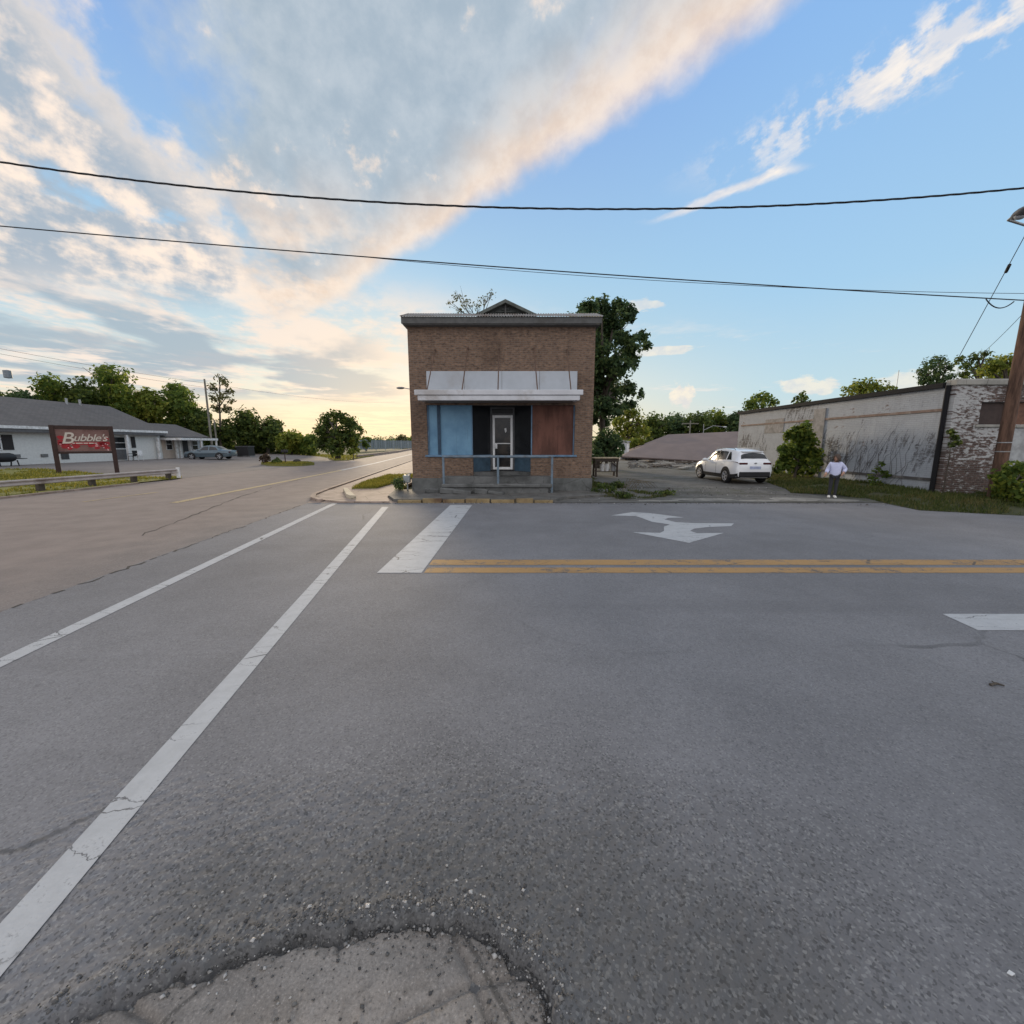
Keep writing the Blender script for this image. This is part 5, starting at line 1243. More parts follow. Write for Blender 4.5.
para_cable('overhead_cable', (U(520, 271, 15), U(780, 287, 15), U(1024, 293.5, 15)), 15, -6, 30, .008, 'thinnest cable running just above the smooth one on the right')
a = U(1024, 237, 13.6); t0 = U(955, 362, WY + 2)
cable('service_wire', (ux + .10, uy, 9.87), (U(954, 366, 18).x, 18, U(954, 366, 18).z), .0, .012, 'thin service wire running down from the utility pole to the white brick warehouse', 'cable')
q = U(1007, 269, 14.6); mb = MB(); mb.tube([U(1009.5, 265, 14.4), U(1006, 272, 14.8)], .045, 8); tag(mb.build('cable_clamp', CABLE, None), 'small black clamp on the slanting service wire', 'clamp')
cable('service_wire', (ux + .05, uy, U(1024, 304, uy).z), (U(984, 352, 20).x, 20, U(984, 352, 20).z), .05, .009, 'lower thin service wire slanting down behind the utility pole', 'cable')
a, b_ = U(986, 299, YC2), U(1014, 301.5, YC2); cable('cable_loop', a, b_, .22, .016, 'short drooping loop of cable beside the utility pole', 'cable')
# poles beyond the motel
lp = G(215, 455, .42); lY = 50.0
def far_pole(px, ytop, Y, zb_, label, cross=None, r=.14, m=POLE_G, group=None):
    b0 = U(px, 450, Y); t = empty('utility_pole', (b0.x, Y, zb_), label, 'utility pole', group); zt_ = U(px, ytop, Y).z
    mb = MB(); mb.tube([(b0.x, Y, zb_ - .1), (b0.x, Y, zt_)], [r, r * .7], 10); mb.build('shaft', m, t, True)
    if cross: mb = MB(); mb.bbox((b0.x - cross, Y - .06, zt_ - .55), (b0.x + cross, Y + .06, zt_ - .40), .01); mb.build('crossarm', m, t)
    return t, b0.x, zt_
far_pole(212.5, 379, 52, .4, 'tall pale utility pole beyond the end of the motel', group=None)
far_pole(217.5, 420, 53, .4, 'short stub pole right beside the tall pale utility pole', r=.12)
zq1 = U(212, 384, 52).z; xq1 = U(212, 384, 52).x
for i, (yy, lb) in enumerate(((330, 'upper faint cable running left from the pole beyond the motel'), (335, 'lower faint cable running left from the pole beyond the motel'))):
    p = U(0, yy, 34); cable('far_cable', (p.x * 1.25, 25, p.z + .9), (xq1, 52, zq1 - i * .5), .5, .013, lb, 'cable', 'cables running to the far pole')
zq2 = U(395, 402, 120); cable('far_cable', (xq1, 52, zq1), zq2, .8, .012, 'faint cable running on along the main road from the far pole', 'cable', 'cables running to the far pole')
t, x_, z_ = far_pole(9, 366, 46, .4, 'thin pole with a round grey transformer above the trees behind the motel', r=.10)
mb = MB(); c = U(8.5, 374, 46); mb.lathe([(c.z - .45, .05), (c.z - .4, .33), (c.z + .35, .33), (c.z + .42, .05)], 'z', (c.x - .1, 46, 0), 12); mb.build('transformer', plain('transformer_grey', (.20, .23, .25), .5), t, True)
far_pole(688.5, 420.5, 66, .1, 'grey utility pole with a crossarm behind the fallen roof', 1.3, .13)
t, x_, z_ = far_pole(702, 424, 62, .1, 'leaning white lamp post behind the fallen roof', r=.07, m=STEEL)
e = U(724, 427, 62); mb = MB(); mb.tube([(x_, 62, z_ - .9), (x_ + 1.4, 62, z_ - .25), (e.x, 62, e.z)], .05, 6); mb.build('lamp_arm', STEEL, t, True)
mb = MB(); mb.ball((e.x + .15, 62, e.z), (.32, .15, .10), 10, 6); mb.build('lamp_head', WHITE, t, True)
t, x_, z_ = far_pole(887.5, 370, 70, 1, 'thin grey aerial mast beyond the warehouse roof', r=.06, m=STEEL)
# cobra lamp half hidden behind the shop
ly = 40.; e = U(399.5, 388, ly); lpx = U(416, 400, ly).x
sl = empty('street_lamp', (lpx, ly, .1), 'street lamp whose arm pokes out behind the left edge of the brick shop', 'street lamp')
mb = MB(); mb.tube([(lpx, ly, 0), (lpx, ly, e.z - .5)], [.13, .09], 10); mb.build('post', STEEL, sl, True)
mb = MB(); mb.tube([(lpx, ly, e.z - .6), (lpx - .5, ly, e.z - .1), (e.x + .3, ly, e.z + .02)], .04, 8); mb.build('lamp_arm', STEEL, sl, True)
mb = MB(); mb.ball((e.x + .1, ly, e.z), (.40, .16, .11), 12, 7); mb.build('lamp_head', plain('lamp_grey', (.16, .165, .17), .5), sl, True)

# ------------------------------------------------------------------ far fence along the main road
fa, fb = Vector((U(354, 449, 112).x, 112, .1)), Vector((U(414, 449, 160).x, 160, .1))
FEN = plain('grey_fence_metal', (.20, .225, .24), .6, var=.1, dirt=(.13, .14, .14))
fe = empty('far_fence', ((fa.x + fb.x)/2, (fa.y + fb.y)/2, .1), 'long tall grey metal fence along the main road beyond the trees', 'fence')
dd = fb - fa; L_ = dd.length; MF = Matrix.Translation(fa) @ Matrix.Rotation(math.atan2(dd.y, dd.x), 4, 'Z')
mb = MB(); zt_ = 3.1
k = 0.0
while k < L_:
    mb.box((k, -.02, .3), (k + 1.5, .02, zt_ - .1), MF); k += 1.75
mb.build('panel', FEN, fe)
mb = MB()
for z in (.5, 1.6, zt_ - .15): mb.box((0, -.05, z), (L_, -.022, z + .08), MF)
mb.build('rail', FEN, fe)
k = 0
while k < L_: mb = MB(); mb.box((k - .16, -.12, -.1), (k - .02, .06, zt_ + .1), MF); mb.build('post', plain('pale_fence_post', (.34, .37, .38), .6), fe); k += 7.0
slab('road_edge_wall', [(-22.3, 60), (-22.0, 60), (-27.0, 100), (-42, 190), (-42.6, 190), (-27.4, 100)], -.05, .42, CONC_PINK)

# ------------------------------------------------------------------ island furniture
def G2(px, py, z): return G(px, py, z)
mp = G(285.5, 463.3, .2); mbx = empty('post_box', (mp[0], mp[1], .2), 'dark letter box on a post on the small grass island', 'letter box')
mb = MB(); mb.tube([(mp[0], mp[1], .1), (mp[0], mp[1], 1.25)], .045, 8); mb.build('post', WOOD_D, mbx)
mb = MB(); mb.bbox((mp[0] - .28, mp[1] - .14, 1.2), (mp[0] + .28, mp[1] + .14, 1.45), .03); mb.build('box', BLACK, mbx)
rp = G(297, 462.5, .2); mb = MB(); mb.ball((rp[0], rp[1], .32), (.38, .3, .22), 10, 7); tag(mb.build('dark_rock', plain('dark_rock', (.05, .045, .04), .9), None), 'low dark rock at the right end of the small grass island', 'rock')

# ------------------------------------------------------------------ workbench beside the shop
t0_, t1_ = G(594, 472, .1), G(617, 472.6, .1); ty = 24.5
x0_, x1_ = U(593, 458, ty).x, U(618, 458, ty).x; tz = U(605, 457.3, ty).z
wb = empty('work_table', ((x0_ + x1_)/2, ty, .12), 'rough wooden work table standing at the right side of the brick shop', 'table')
TT = plain('pale_table_top', (.36, .29, .20), .8, dirt=(.20, .16, .12)); TD = plain('dark_table_wood', (.055, .042, .034), .85)
mb = MB(); mb.bbox((x0_, ty - .45, tz - .07), (x1_, ty + .45, tz), .015); mb.build('table_top', TT, wb)
for sx in (x0_ + .12, x1_ - .12):
    for sy in (-.36, .36):
        mb = MB(); mb.bbox((sx - .05, ty + sy - .05, .05), (sx + .05, ty + sy + .05, tz - .07), .01); mb.build('leg', TD, wb)
mb = MB(); mb.bbox((x0_ + .04, ty - .42, tz - .24), (x1_ - .04, ty - .38, tz - .075), .01); mb.build('apron', TD, wb)
for sx, s_ in ((x0_ + .17, 1), (x1_ - .17, -1)): mb = MB(); mb.prism([(sx, ty - .36, tz - .55), (sx, ty - .36, tz - .47), (sx + s_*.28, ty - .36, tz - .235), (sx + s_*.36, ty - .36, tz - .235)], (0, .04, 0)); mb.build('brace', TD, wb)
mb = MB(); mb.box((x0_ + .1, ty - .3, .40), (x1_ - .1, ty + .3, .44)); mb.build('shelf', TD, wb)
for i, (fr_, w, h, lb) in enumerate(((.36, .15, .36, 'left white tub standing under the rough wooden work table'), (.55, .13, .40, 'narrow white tub in the middle under the rough wooden work table'), (.80, .16, .44, 'right grey tub standing under the rough wooden work table'))):
    cx = x0_ + (x1_ - x0_) * fr_; mb = MB(); mb.lathe([(0, .02), (0, w * .85), (h, w), (h + .02, w * 1.05), (h + .02, w * .5), (h + .02, .01)], 'z', (cx, ty - .12, .441), 14)
    tag(mb.build('plastic_tub', WHITE if i < 2 else plain('grey_tub', (.30, .30, .31), .6), None, True), lb, 'tub', 'tubs under the work table')
# small white shed at the end of the lot
s0, s1 = U(620.5, 450, 52), U(629.5, 441, 52)
sh = empty('white_shed', ((s0.x + s1.x)/2, 53, .1), 'small white shed between the green bush and the fallen roof', 'shed')
mb = MB(); mb.box((s0.x, 52, .05), (s1.x, 54, s1.z - .15)); mb.build('wall', WHITE, sh)
mb = MB(); mb.prism([(s0.x - .1, 51.85, s1.z - .15), (s1.x + .1, 51.85, s1.z - .15), (s1.x + .1, 51.85, s1.z - .02), (s0.x - .1, 51.85, s1.z + .1)], (0, 2.3, 0)); mb.build('roof', STEEL, sh)
mb = MB(); mb.box((s0.x + .25, 51.96, .1), (s0.x + .75, 51.995, s1.z - .3)); mb.build('door', plain('shed_door_grey', (.45, .46, .47), .6), sh)

# ------------------------------------------------------------------ person
def skin_mesh(nodes, edges, sub=2):
    me = bpy.data.meshes.new('s'); me.from_pydata([n[0] for n in nodes], edges, []); o = bpy.data.objects.new('s', me); C.objects.link(o)
    md = o.modifiers.new('s', 'SKIN'); md.use_smooth_shade = True
    for i, n in enumerate(nodes):
        rr = n[1] if hasattr(n[1], '__len__') else (n[1], n[1]); me.skin_vertices[0].data[i].radius = rr
        me.skin_vertices[0].data[i].use_root = (i == 0)
    s2 = o.modifiers.new('u', 'SUBSURF'); s2.levels = sub; s2.render_levels = sub
    dg = bpy.context.evaluated_depsgraph_get(); out = bpy.data.meshes.new_from_object(o.evaluated_get(dg)); bpy.data.objects.remove(o); return out
def me_to_mb(me): 
    mb = MB(); mb.add([v.co.copy() for v in me.vertices], [tuple(p.vertices) for p in me.polygons]); return mb
SKINM = plain('skin', (.42, .25, .18), .6, var=.06); SHIRT = plain('lavender_shirt_cloth', (.56, .58, .78), .85, var=.05, dirt=(.48, .50, .70)); TROU = plain('dark_trouser_cloth', (.035, .035, .042), .9); HAIR = plain('grey_brown_hair', (.075, .055, .045), .8, sc=30); SHOE = plain('white_shoe', (.72, .70, .66), .6)
# figure faces the camera (-Y), hips at 0.82; coordinates in metres, height about 1.56
J = dict(pel=(0, 0, .84), wai=(0, .0, .98), che=(0, .0, 1.16), nek=(0, .0, 1.30), hd0=(0, -.01, 1.38), hd1=(-.005, -.02, 1.47),
         lsh=(.155, 0, 1.24), lel=(.30, .05, 1.05), lwr=(.22, -.10, .93), rsh=(-.155, 0, 1.24), rel=(-.22, .03, 1.02), rwr=(-.29, -.12, .89),
         lhi=(.085, 0, .80), lkn=(.075, -.01, .45), lan=(.07, .03, .09), rhi=(-.085, 0, .80), rkn=(-.09, -.015, .45), ran=(-.10, .02, .09))
nm = list(J); ix = {k: i for i, k in enumerate(nm)}
rad = dict(pel=(.13, .10), wai=(.12, .095), che=(.135, .10), nek=.05, hd0=.055, hd1=.06, lsh=.06, lel=.042, lwr=.028, rsh=.06, rel=.042, rwr=.028, lhi=.088, lkn=.056, lan=.038, rhi=.088, rkn=.056, ran=.038)
ed = [('pel', 'wai'), ('wai', 'che'), ('che', 'nek'), ('nek', 'hd0'), ('hd0', 'hd1'), ('che', 'lsh'), ('lsh', 'lel'), ('lel', 'lwr'), ('che', 'rsh'), ('rsh', 'rel'), ('rel', 'rwr'), ('pel', 'lhi'), ('lhi', 'lkn'), ('lkn', 'lan'), ('pel', 'rhi'), ('rhi', 'rkn'), ('rkn', 'ran')]
pp = G(832, 497.6, .045); 
per = empty('person', (pp[0], pp[1], rlot_z(pp[0], pp[1]) + .002), 'person in a pale lavender shirt and dark trousers standing on the verge by the warehouse', 'person', None, R(-28))
mb = me_to_mb(skin_mesh([(J[k], rad[k]) for k in nm], [(ix[a], ix[b_]) for a, b_ in ed], 2))
Mh = Matrix.Rotation(R(-40), 3, 'Z')                                 # head turned
hc = Vector((0, -.015, 1.455))
def hp(x, y, z): return hc + Mh @ Vector((x, y, z))
mb.ball(hc, (.075, .092, .108), 18, 14, Mh)
mb.ball(hp(0, -.035, -.06), (.05, .055, .045), 12, 8, Mh)           # jaw
mb.tube([hp(0, -.088, .015), hp(0, -.112, -.018), hp(0, -.09, -.03)], [.010, .017, .012], 6)   # nose
for s_ in (1, -1): mb.ball(hp(s_*.076, .005, -.005), (.012, .022, .032), 8, 6, Mh)  # ears
for s_, wr, el in ((1, 'lwr', 'lel'), (-1, 'rwr', 'rel')):           # hands: palm, four fingers, thumb
    w = Vector(J[wr]); d = (w - Vector(J[el])).normalized()
    side = d.cross(Vector((0, 0, 1))).normalized(); nrm = side.cross(d).normalized()
    mb.tube([w - d*.02, w + d*.03, w + d*.075], [(.026), .034, .030], 8)
    for k in range(4):
        o_ = side * (-.027 + .018 * k); ln = (.062, .074, .070, .054)[k]
        a_ = w + d*.07 + o_; mb.tube([a_ - d*.02, a_ + d*ln*.5, a_ + d*ln*.85 - nrm*.02, a_ + d*ln*.95 - nrm*.042], [.0095, .009, .008, .006], 6)
    a_ = w + d*.02 - side*.03; mb.tube([a_, a_ - side*.025 + d*.03, a_ - side*.03 + d*.062], [.012, .011, .008], 6)
body = mb.build('body', SKINM, per, True, world=False)
EYE = plain('eye_dark', (.03, .02, .02), .3); LIP = plain('lip', (.30, .12, .10), .6)
mb = MB()
for s_ in (1, -1): mb.ball(hp(s_*.030, -.083, .012), (.012, .008, .007), 8, 5, Mh)
mb.build('eye', EYE, body, True, world=False)
mb = MB(); mb.ball(hp(0, -.090, -.052), (.022, .008, .007), 8, 5, Mh); mb.build('mouth', LIP, body, True, world=False)
# hair: cap to the jaw, open at the face
mb = MB(); vs = []; nu, nv_ = 22, 12; rs = random.Random(8)
for j in range(nv_ + 1):
    for i in range(nu):
        th = 2*math.pi*i/nu; front = max(0, -math.sin(th)); lim = 2.25 - 1.20 * front ** 2.5
        ph = lim * j / nv_; k = 1.32 + rs.uniform(-.03, .04) + (.14 * j / nv_ if front < .5 else 0)
        vs.append(hp(.075*k*math.sin(ph)*math.cos(th)*1.05, .094*k*math.sin(ph)*math.sin(th), .112*k*math.cos(ph)))
mb.add(vs, [(j*nu+i, (j+1)*nu+i, (j+1)*nu+(i+1) % nu, j*nu+(i+1) % nu) for j in range(nv_) for i in range(nu)])
mb.build('hair', HAIR, per, True, world=False)
def garment(name, ks, es, rr, m):
    return me_to_mb(skin_mesh([(k, r_) for k, r_ in zip(ks, rr)], es, 2)).build(name, m, per, True, world=False)
lw = Vector(J['lel']).lerp(Vector(J['lwr']), .82); rw = Vector(J['rel']).lerp(Vector(J['rwr']), .82)
garment('shirt', [(0, 0, .74), (0, 0, .95), (0, 0, 1.14), (0, 0, 1.275), J['lsh'], J['lel'], lw, J['rsh'], J['rel'], rw], [(0, 1), (1, 2), (2, 3), (2, 4), (4, 5), (5, 6), (2, 7), (7, 8), (8, 9)], [(.20, .155), (.175, .135), (.165, .125), (.075, .07), .088, .078, .062, .088, .078, .062], SHIRT)
garment('trousers', [(0, 0, .86), J['lhi'], J['lkn'], (J['lan'][0], J['lan'][1], .075), J['rhi'], J['rkn'], (J['ran'][0], J['ran'][1], .075)], [(0, 1), (1, 2), (2, 3), (0, 4), (4, 5), (5, 6)], [(.13, .105), .088, .062, .05, .088, .062, .05], TROU)
for s_, an_ in ((1, 'lan'), (-1, 'ran')):
    a_ = J[an_]; mb = MB(); mb.ball((a_[0] + s_*.01, a_[1] - .055, .035), (.048, .125, .042), 12, 8); mb.ball((a_[0], a_[1], .065), (.045, .055, .045), 10, 7); mb.build('shoe', SHOE, per, True, world=False)
# ------------------------------------------------------------------ trees and plants
def leaf_cloud(clumps, n, size, rs, up=.35, shell=.6):
    """clumps: list of (centre, (rx,ry,rz)); returns verts, faces of small folded leaf sprays"""
    cen = np.array([c[0] for c in clumps]); rad = np.array([c[1] for c in clumps]); w = np.prod(rad, 1) ** .72; k = rs.choice(len(clumps), n, p=w / w.sum())
    d = rs.normal(size=(n, 3)); d /= np.linalg.norm(d, axis=1)[:, None]
    r = rs.rand(n) ** (1 / (1 + 3 * shell)) * (1 + .16 * rs.normal(size=n))
    # twiggy sub-clumps so that light shows between them
    P = cen[k] + d * rad[k] * r[:, None]
    cell = np.median(rad) * .55; key = np.floor(P / cell + rs.rand(3)).astype(int); hsh = (key[:, 0] * 73856093 ^ key[:, 1] * 19349663 ^ key[:, 2] * 83492791) % 1000 / 1000.
    keep = hsh > .30; P = P[keep]; d = d[keep]; n = len(P)
    nm_ = d + rs.normal(size=(n, 3)) * .7 + np.array([0, 0, up]); nm_ /= np.linalg.norm(nm_, axis=1)[:, None]
    t = np.cross(nm_, rs.normal(size=(n, 3))); t /= np.linalg.norm(t, axis=1)[:, None] + 1e-9; b = np.cross(nm_, t)
    s = size * rs.uniform(.55, 1.35, n)[:, None]; wd = .55
    v = np.zeros((n, 4, 3)); v[:, 0] = P - t*s; v[:, 1] = P + b*s*wd + nm_*s*.18; v[:, 2] = P + t*s; v[:, 3] = P - b*s*wd + nm_*s*.18
    return v.reshape(-1, 3), np.arange(4*n).reshape(-1, 4)
def tree(name, label, base, clumps, n, size, m, cat='tree', group=None, trunk_r=.2, trunks=None, bark=None, seed=1, shell=.6, limbs=7, shadow_core=False):
    rs = np.random.RandomState(seed); bx, by_, bz = base
    t = empty(name, base, label, cat, group)
    v, f = leaf_cloud(clumps, n, size, rs, shell=shell); v = v - np.array(base)
    np_mesh('crown' if cat == 'tree' else 'foliage', v, f, m, t)
    mb = MB(); cen = [Vector(c[0]) for c in clumps]; zmin = min(c.z for c in cen); top = max(cen, key=lambda c: c.z)
    ax = sum((Vector((c.x, c.y, 0)) for c in cen), Vector()) / len(cen)
    fork = Vector((bx + (ax.x - bx)*.35, by_ + (ax.y - by_)*.35, bz + max(.25, (zmin - bz) * .75)))
    mb.tube([(bx, by_, bz - .1), (bx + (fork.x-bx)*.3, by_ + (fork.y-by_)*.3, bz + (fork.z-bz)*.5), fork, fork.lerp(top, .5), top], [trunk_r*1.15, trunk_r*.95, trunk_r*.8, trunk_r*.45, trunk_r*.12], 9)
    order = sorted(range(len(cen)), key=lambda i: -np.prod(clumps[i][1]))[:limbs]
    for i in order:
        c = cen[i]; s0_ = fork.lerp(top, min(.7, max(0, (c.z - fork.z) / max(.1, top.z - fork.z) * .5)))
        mid = s0_.lerp(c, .5) + Vector((rs.normal()*.1, rs.normal()*.1, .12*(c - s0_).length))
        mb.tube([s0_, mid, c + Vector((0, 0, clumps[i][1][2]*.4))], [trunk_r*.5, trunk_r*.32, trunk_r*.10], 6)
        for _ in range(3):
            e = c + Vector(rs.normal(size=3) * np.array(clumps[i][1]) * .7); mb.tube([mid, mid.lerp(e, .6), e], [trunk_r*.22, trunk_r*.14, trunk_r*.05], 5)
    mb.build('trunk' if cat == 'tree' else 'stem', bark or BARK, t, True)
    return t
def pclumps(L, Y, seed, dj=.8, flat=.9, k=1.0):
    """crown lobes surveyed from the photo (px, py, radius px) put at distance Y with their own depth"""
    rs = np.random.RandomState(seed); out = []
    for (px, py, r) in L:
        y = Y + rs.uniform(-1, 1) * dj; p = U(px, py, y); rr = r / F_PX * y * k; out.append(((p.x, p.y, p.z), (rr, rr * rs.uniform(.8, 1.1), rr * flat)))
    return out
def ptree(label, px, Y, zb_, L, n, size, kind, seed, group=None, tr=.2, dj=1.0, cat='tree', name='broadleaf_tree', shell=.6, flat=.9, bark=None, limbs=7, k=1.0):
    b = U(px, 450, Y); return tree(name, label, (b.x, Y, zb_), pclumps(L, Y, seed, dj, flat, k), n, size, LEAF[kind], cat, group, tr, None, bark, seed, shell, limbs)
def blob_crown(cx, top, w, bot, seed, n=9):
    """lobes of a rounded crown between pixel rows top and bot, width w"""
    rs = random.Random(seed); L = []; h = bot - top; rr = min(w, h) * .27
    for i in range(n):
        a = 2 * math.pi * i / n + rs.uniform(-.4, .4); q = rs.uniform(.55, .95)
        L.append((cx + math.cos(a) * (w/2 - rr) * q, (top + bot)/2 - math.sin(a) * (h/2 - rr) * q, rr * rs.uniform(.7, 1.2)))
    L.append((cx, (top+bot)/2, rr*1.3)); return L
# big tree behind the shop
ptree('tall dark tree rising behind the right side of the brick shop', 598, 33, .1, [(588, 309, 10), (602, 306, 9), (618, 307, 9), (628, 314, 9), (596, 320, 14), (614, 322, 12), (604, 338, 13), (622, 338, 9), (634, 341, 9), (642, 336, 6), (646, 345, 5), (630, 352, 10), (608, 356, 14), (590, 350, 16), (620, 368, 12), (604, 376, 14), (632, 364, 7), (592, 385, 14), (612, 392, 13), (628, 388, 8), (638, 394, 6), (602, 406, 11), (612, 413, 8), (596, 416, 9), (604, 423, 6), (590, 404, 12), (618, 408, 8), (630, 404, 6), (580, 330, 16), (582, 372, 18)], 30000, .15, 'blue', 11, tr=.30, dj=2.5, shell=.55, limbs=14)
ptree('sparse thin tree showing only its top above the shop roof', 474, 34, .1, [(450, 303, 5), (457, 297, 7), (466, 302, 7), (484, 300, 6), (491, 295, 6), (478, 306, 7), (462, 309, 6)], 560, .085, 'pale', 12, tr=.09, dj=1.5, shell=.2)
# right of the shop
ptree('round dark green bush at the back corner of the shop', 607, 30, .1, [(600, 446, 9), (608, 440, 11), (617, 446, 8), (604, 454, 8), (614, 455, 8), (595, 455, 8)], 3200, .15, 'blue', 13, cat='bush', name='leafy_bush', tr=.12, limbs=4)
ptree('yellow lit tree behind the green bush and the white shed', 628, 62, .1, [(617, 422, 7), (624, 414, 8), (634, 412, 7), (640, 422, 7), (630, 426, 10), (620, 434, 9), (636, 436, 9), (644, 432, 6)], 3000, .26, 'lit', 14, tr=.22)
ptree('low yellow green shrub showing beside the end of the fallen roof', 634, 56, .1, [(628, 444, 4), (634, 442, 5), (641, 441, 4)], 700, .2, 'lit', 15, cat='bush', name='leafy_bush', tr=.06, limbs=2)
gT = 'trees standing behind the fallen roof'
rw_ = [(655, 412, 36, 'dark', 'dark tree just right of the yellow lit tree behind the fallen roof'), (676, 408, 34, 'blue', 'dark rounded tree behind the left end of the fallen roof ridge'), (698, 407, 36, 'dark', 'dark tree behind the pole with a crossarm'), (718, 405, 34, 'mid', 'green tree behind the middle of the fallen roof ridge'), (738, 409, 30, 'blue', 'blue green tree touching the far corner of the white warehouse')]
for i, (cx, top, w, kd, lb) in enumerate(rw_):
    ptree(lb, cx, 72 + 3 * (i % 2), .1, blob_crown(cx, top, w, 446, 60 + i, 10), 2800, .32, kd, 70 + i, gT, tr=.3, dj=2.5)
gW = 'trees beyond the warehouse roof'
ptree('small leafy tree peeping over the far end of the warehouse roof', 762, 60, .1, [(750, 404, 6), (757, 399, 7), (765, 398, 7), (772, 404, 6), (760, 410, 12)], 1300, .26, 'mid', 81, gW, tr=.2)
ptree('little round tree peeping over the warehouse roof above the leafy bush', 800, 62, .1, [(796, 399, 4), (801, 395, 4), (806, 400, 4), (800, 408, 9)], 600, .24, 'dark', 82, gW, tr=.15)
ptree('broad yellow green tree behind the middle of the warehouse roof', 868, 52, .1, [(850, 391, 7), (860, 387, 8), (870, 385, 7), (880, 387, 7), (889, 390, 6), (865, 396, 14)], 2200, .20, 'lit', 83, gW, tr=.25)
ptree('tall airy tree behind the downpipe end of the warehouse roof', 933, 44, .1, [(922, 372, 6), (930, 364, 7), (940, 361, 6), (947, 367, 6), (936, 374, 8), (926, 380, 7), (950, 376, 5), (940, 385, 10)], 2300, .16, 'blue', 84, gW, tr=.22, shell=.4)
ptree('thin grey green tree beyond the front corner of the warehouse', 970, 46, .1, [(960, 360, 5), (966, 367, 6), (975, 358, 6), (985, 354, 5), (992, 360, 5), (980, 368, 7), (965, 376, 7)], 1300, .16, 'dark', 85, gW, tr=.2, shell=.35)
ptree('bright yellow green tree just left of the brown utility pole', 1000, 36, .1, [(985, 372, 7), (996, 366, 8), (1006, 362, 8), (1016, 366, 8), (1000, 376, 12), (1024, 370, 9)], 2600, .15, 'lit', 86, gW, tr=.22)
# bushes against the warehouse
ptree('big leafy bush growing against the white warehouse wall beside the car', 797, 20.6, .2, [(800, 430, 7), (806, 426, 5), (793, 436, 8), (806, 441, 10), (787, 450, 8), (798, 450, 11), (812, 455, 9), (784, 464, 8), (796, 466, 10), (810, 467, 9), (778, 469, 5), (803, 436, 8), (818, 462, 5)], 5200, .115, 'mid', 16, cat='bush', name='leafy_bush', tr=.08, dj=.55, shell=.75, limbs=6)
ptree('dense green bush at the foot of the brown utility pole', 1014, 13.2, .12, [(1004, 478, 10), (1013, 470, 10), (1024, 474, 12), (1006, 492, 11), (1018, 490, 13), (1032, 490, 14), (1012, 502, 9), (1028, 504, 10), (1040, 478, 16)], 5200, .075, 'mid', 17, cat='bush', name='leafy_bush', tr=.05, dj=.5, shell=.75, limbs=5)
ptree('spindly weed sapling growing against the warehouse wall right of the person', 876, 17.0, .2, [(872, 478, 4), (877, 470, 4), (882, 464, 3), (886, 474, 4), (874, 486, 4), (881, 484, 4)], 420, .07, 'mid', 18, cat='plant', name='sapling', tr=.025, dj=.2, shell=.3, limbs=6, k=1.1)
ptree('dark ivy patch clinging beside the black downpipe', 950, 14.8, .2, [(951, 432, 3.5), (955, 437, 4), (953, 444, 4), (958, 442, 3)], 420, .055, 'dark', 19, cat='plant', name='ivy', tr=.02, dj=.05, limbs=2)
# motel side
rs = np.random.RandomState(191); cl = []
for px in np.linspace(-20, 214, 60):
    Y = 64 + rs.uniform(-2, 2); yt = np.interp(px, [-20, 40, 110, 214], [398, 394, 386, 424]); p = U(px, yt + rs.uniform(2, 14), Y); cl.append(((p.x, Y, p.z - 1.2), (1.9, 1.3, 1.8)))
v, f = leaf_cloud(cl, 11000, .27, rs, shell=.8); o = np_mesh('scrub', v, f, LEAF['dark']); tag(o, kind='stuff')
gM = 'trees growing behind the motel'
mt_ = [(-14, 384, 50, 'dark', 48), (20, 386, 38, 'blue', 50), (50, 373, 40, 'mid', 54), (82, 367, 40, 'dark', 54), (114, 357, 48, 'mid', 56), (147, 378, 36, 'lit', 58), (176, 372, 40, 'mid', 60), (198, 404, 30, 'dark', 60)]
ml_ = ['dark tree at the far left edge behind the motel', 'dark drooping tree behind the motel under the transformer pole', 'green tree behind the motel just right of the transformer pole', 'dark tree behind the motel above the name sign', 'tallest tree behind the motel, right of the name sign', 'sunlit yellow green tree behind the second wing of the motel', 'high green tree behind the roof of the motel wing', 'low dark tree at the far end of the motel wing']
for i, ((cx, top, w, kd, Y), lb) in enumerate(zip(mt_, ml_)):
    ptree(lb, cx, Y, .4, blob_crown(cx, top, w, 440, 90 + i, 11), 5200, .25, kd, 100 + i, gM, tr=.32, dj=2.5)
ptree('slim airy tree standing behind the tall pale utility pole', 221, 62, .3, [(213, 388, 5), (219, 378, 5), (225, 382, 5), (229, 392, 5), (214, 398, 5), (222, 396, 6), (231, 400, 4), (217, 408, 6), (227, 408, 5)], 900, .22, 'pale', 21, tr=.16, shell=.3)
gR = 'trees along the left of the main road'
rt_ = [(222, 418, 34, 452, 'dark', 64, 'dark tree directly behind the saloon car'), (246, 406, 40, 452, 'dark', 66, 'dark spreading tree behind the black waste skip'), (268, 414, 36, 452, 'dark', 66, 'dark tree right of the black waste skip'), (291, 428, 34, 455, 'lit', 64, 'yellow green bushy tree beyond the small grass island'), (309, 432, 22, 456, 'mid', 64, 'small green tree left of the rounded roadside tree')]
for i, (cx, top, w, bot, kd, Y, lb) in enumerate(rt_):
    ptree(lb, cx, Y, .2, blob_crown(cx, top, w, bot, 120 + i, 11), 3600, .28, kd, 130 + i, gR, tr=.25, dj=2.0)
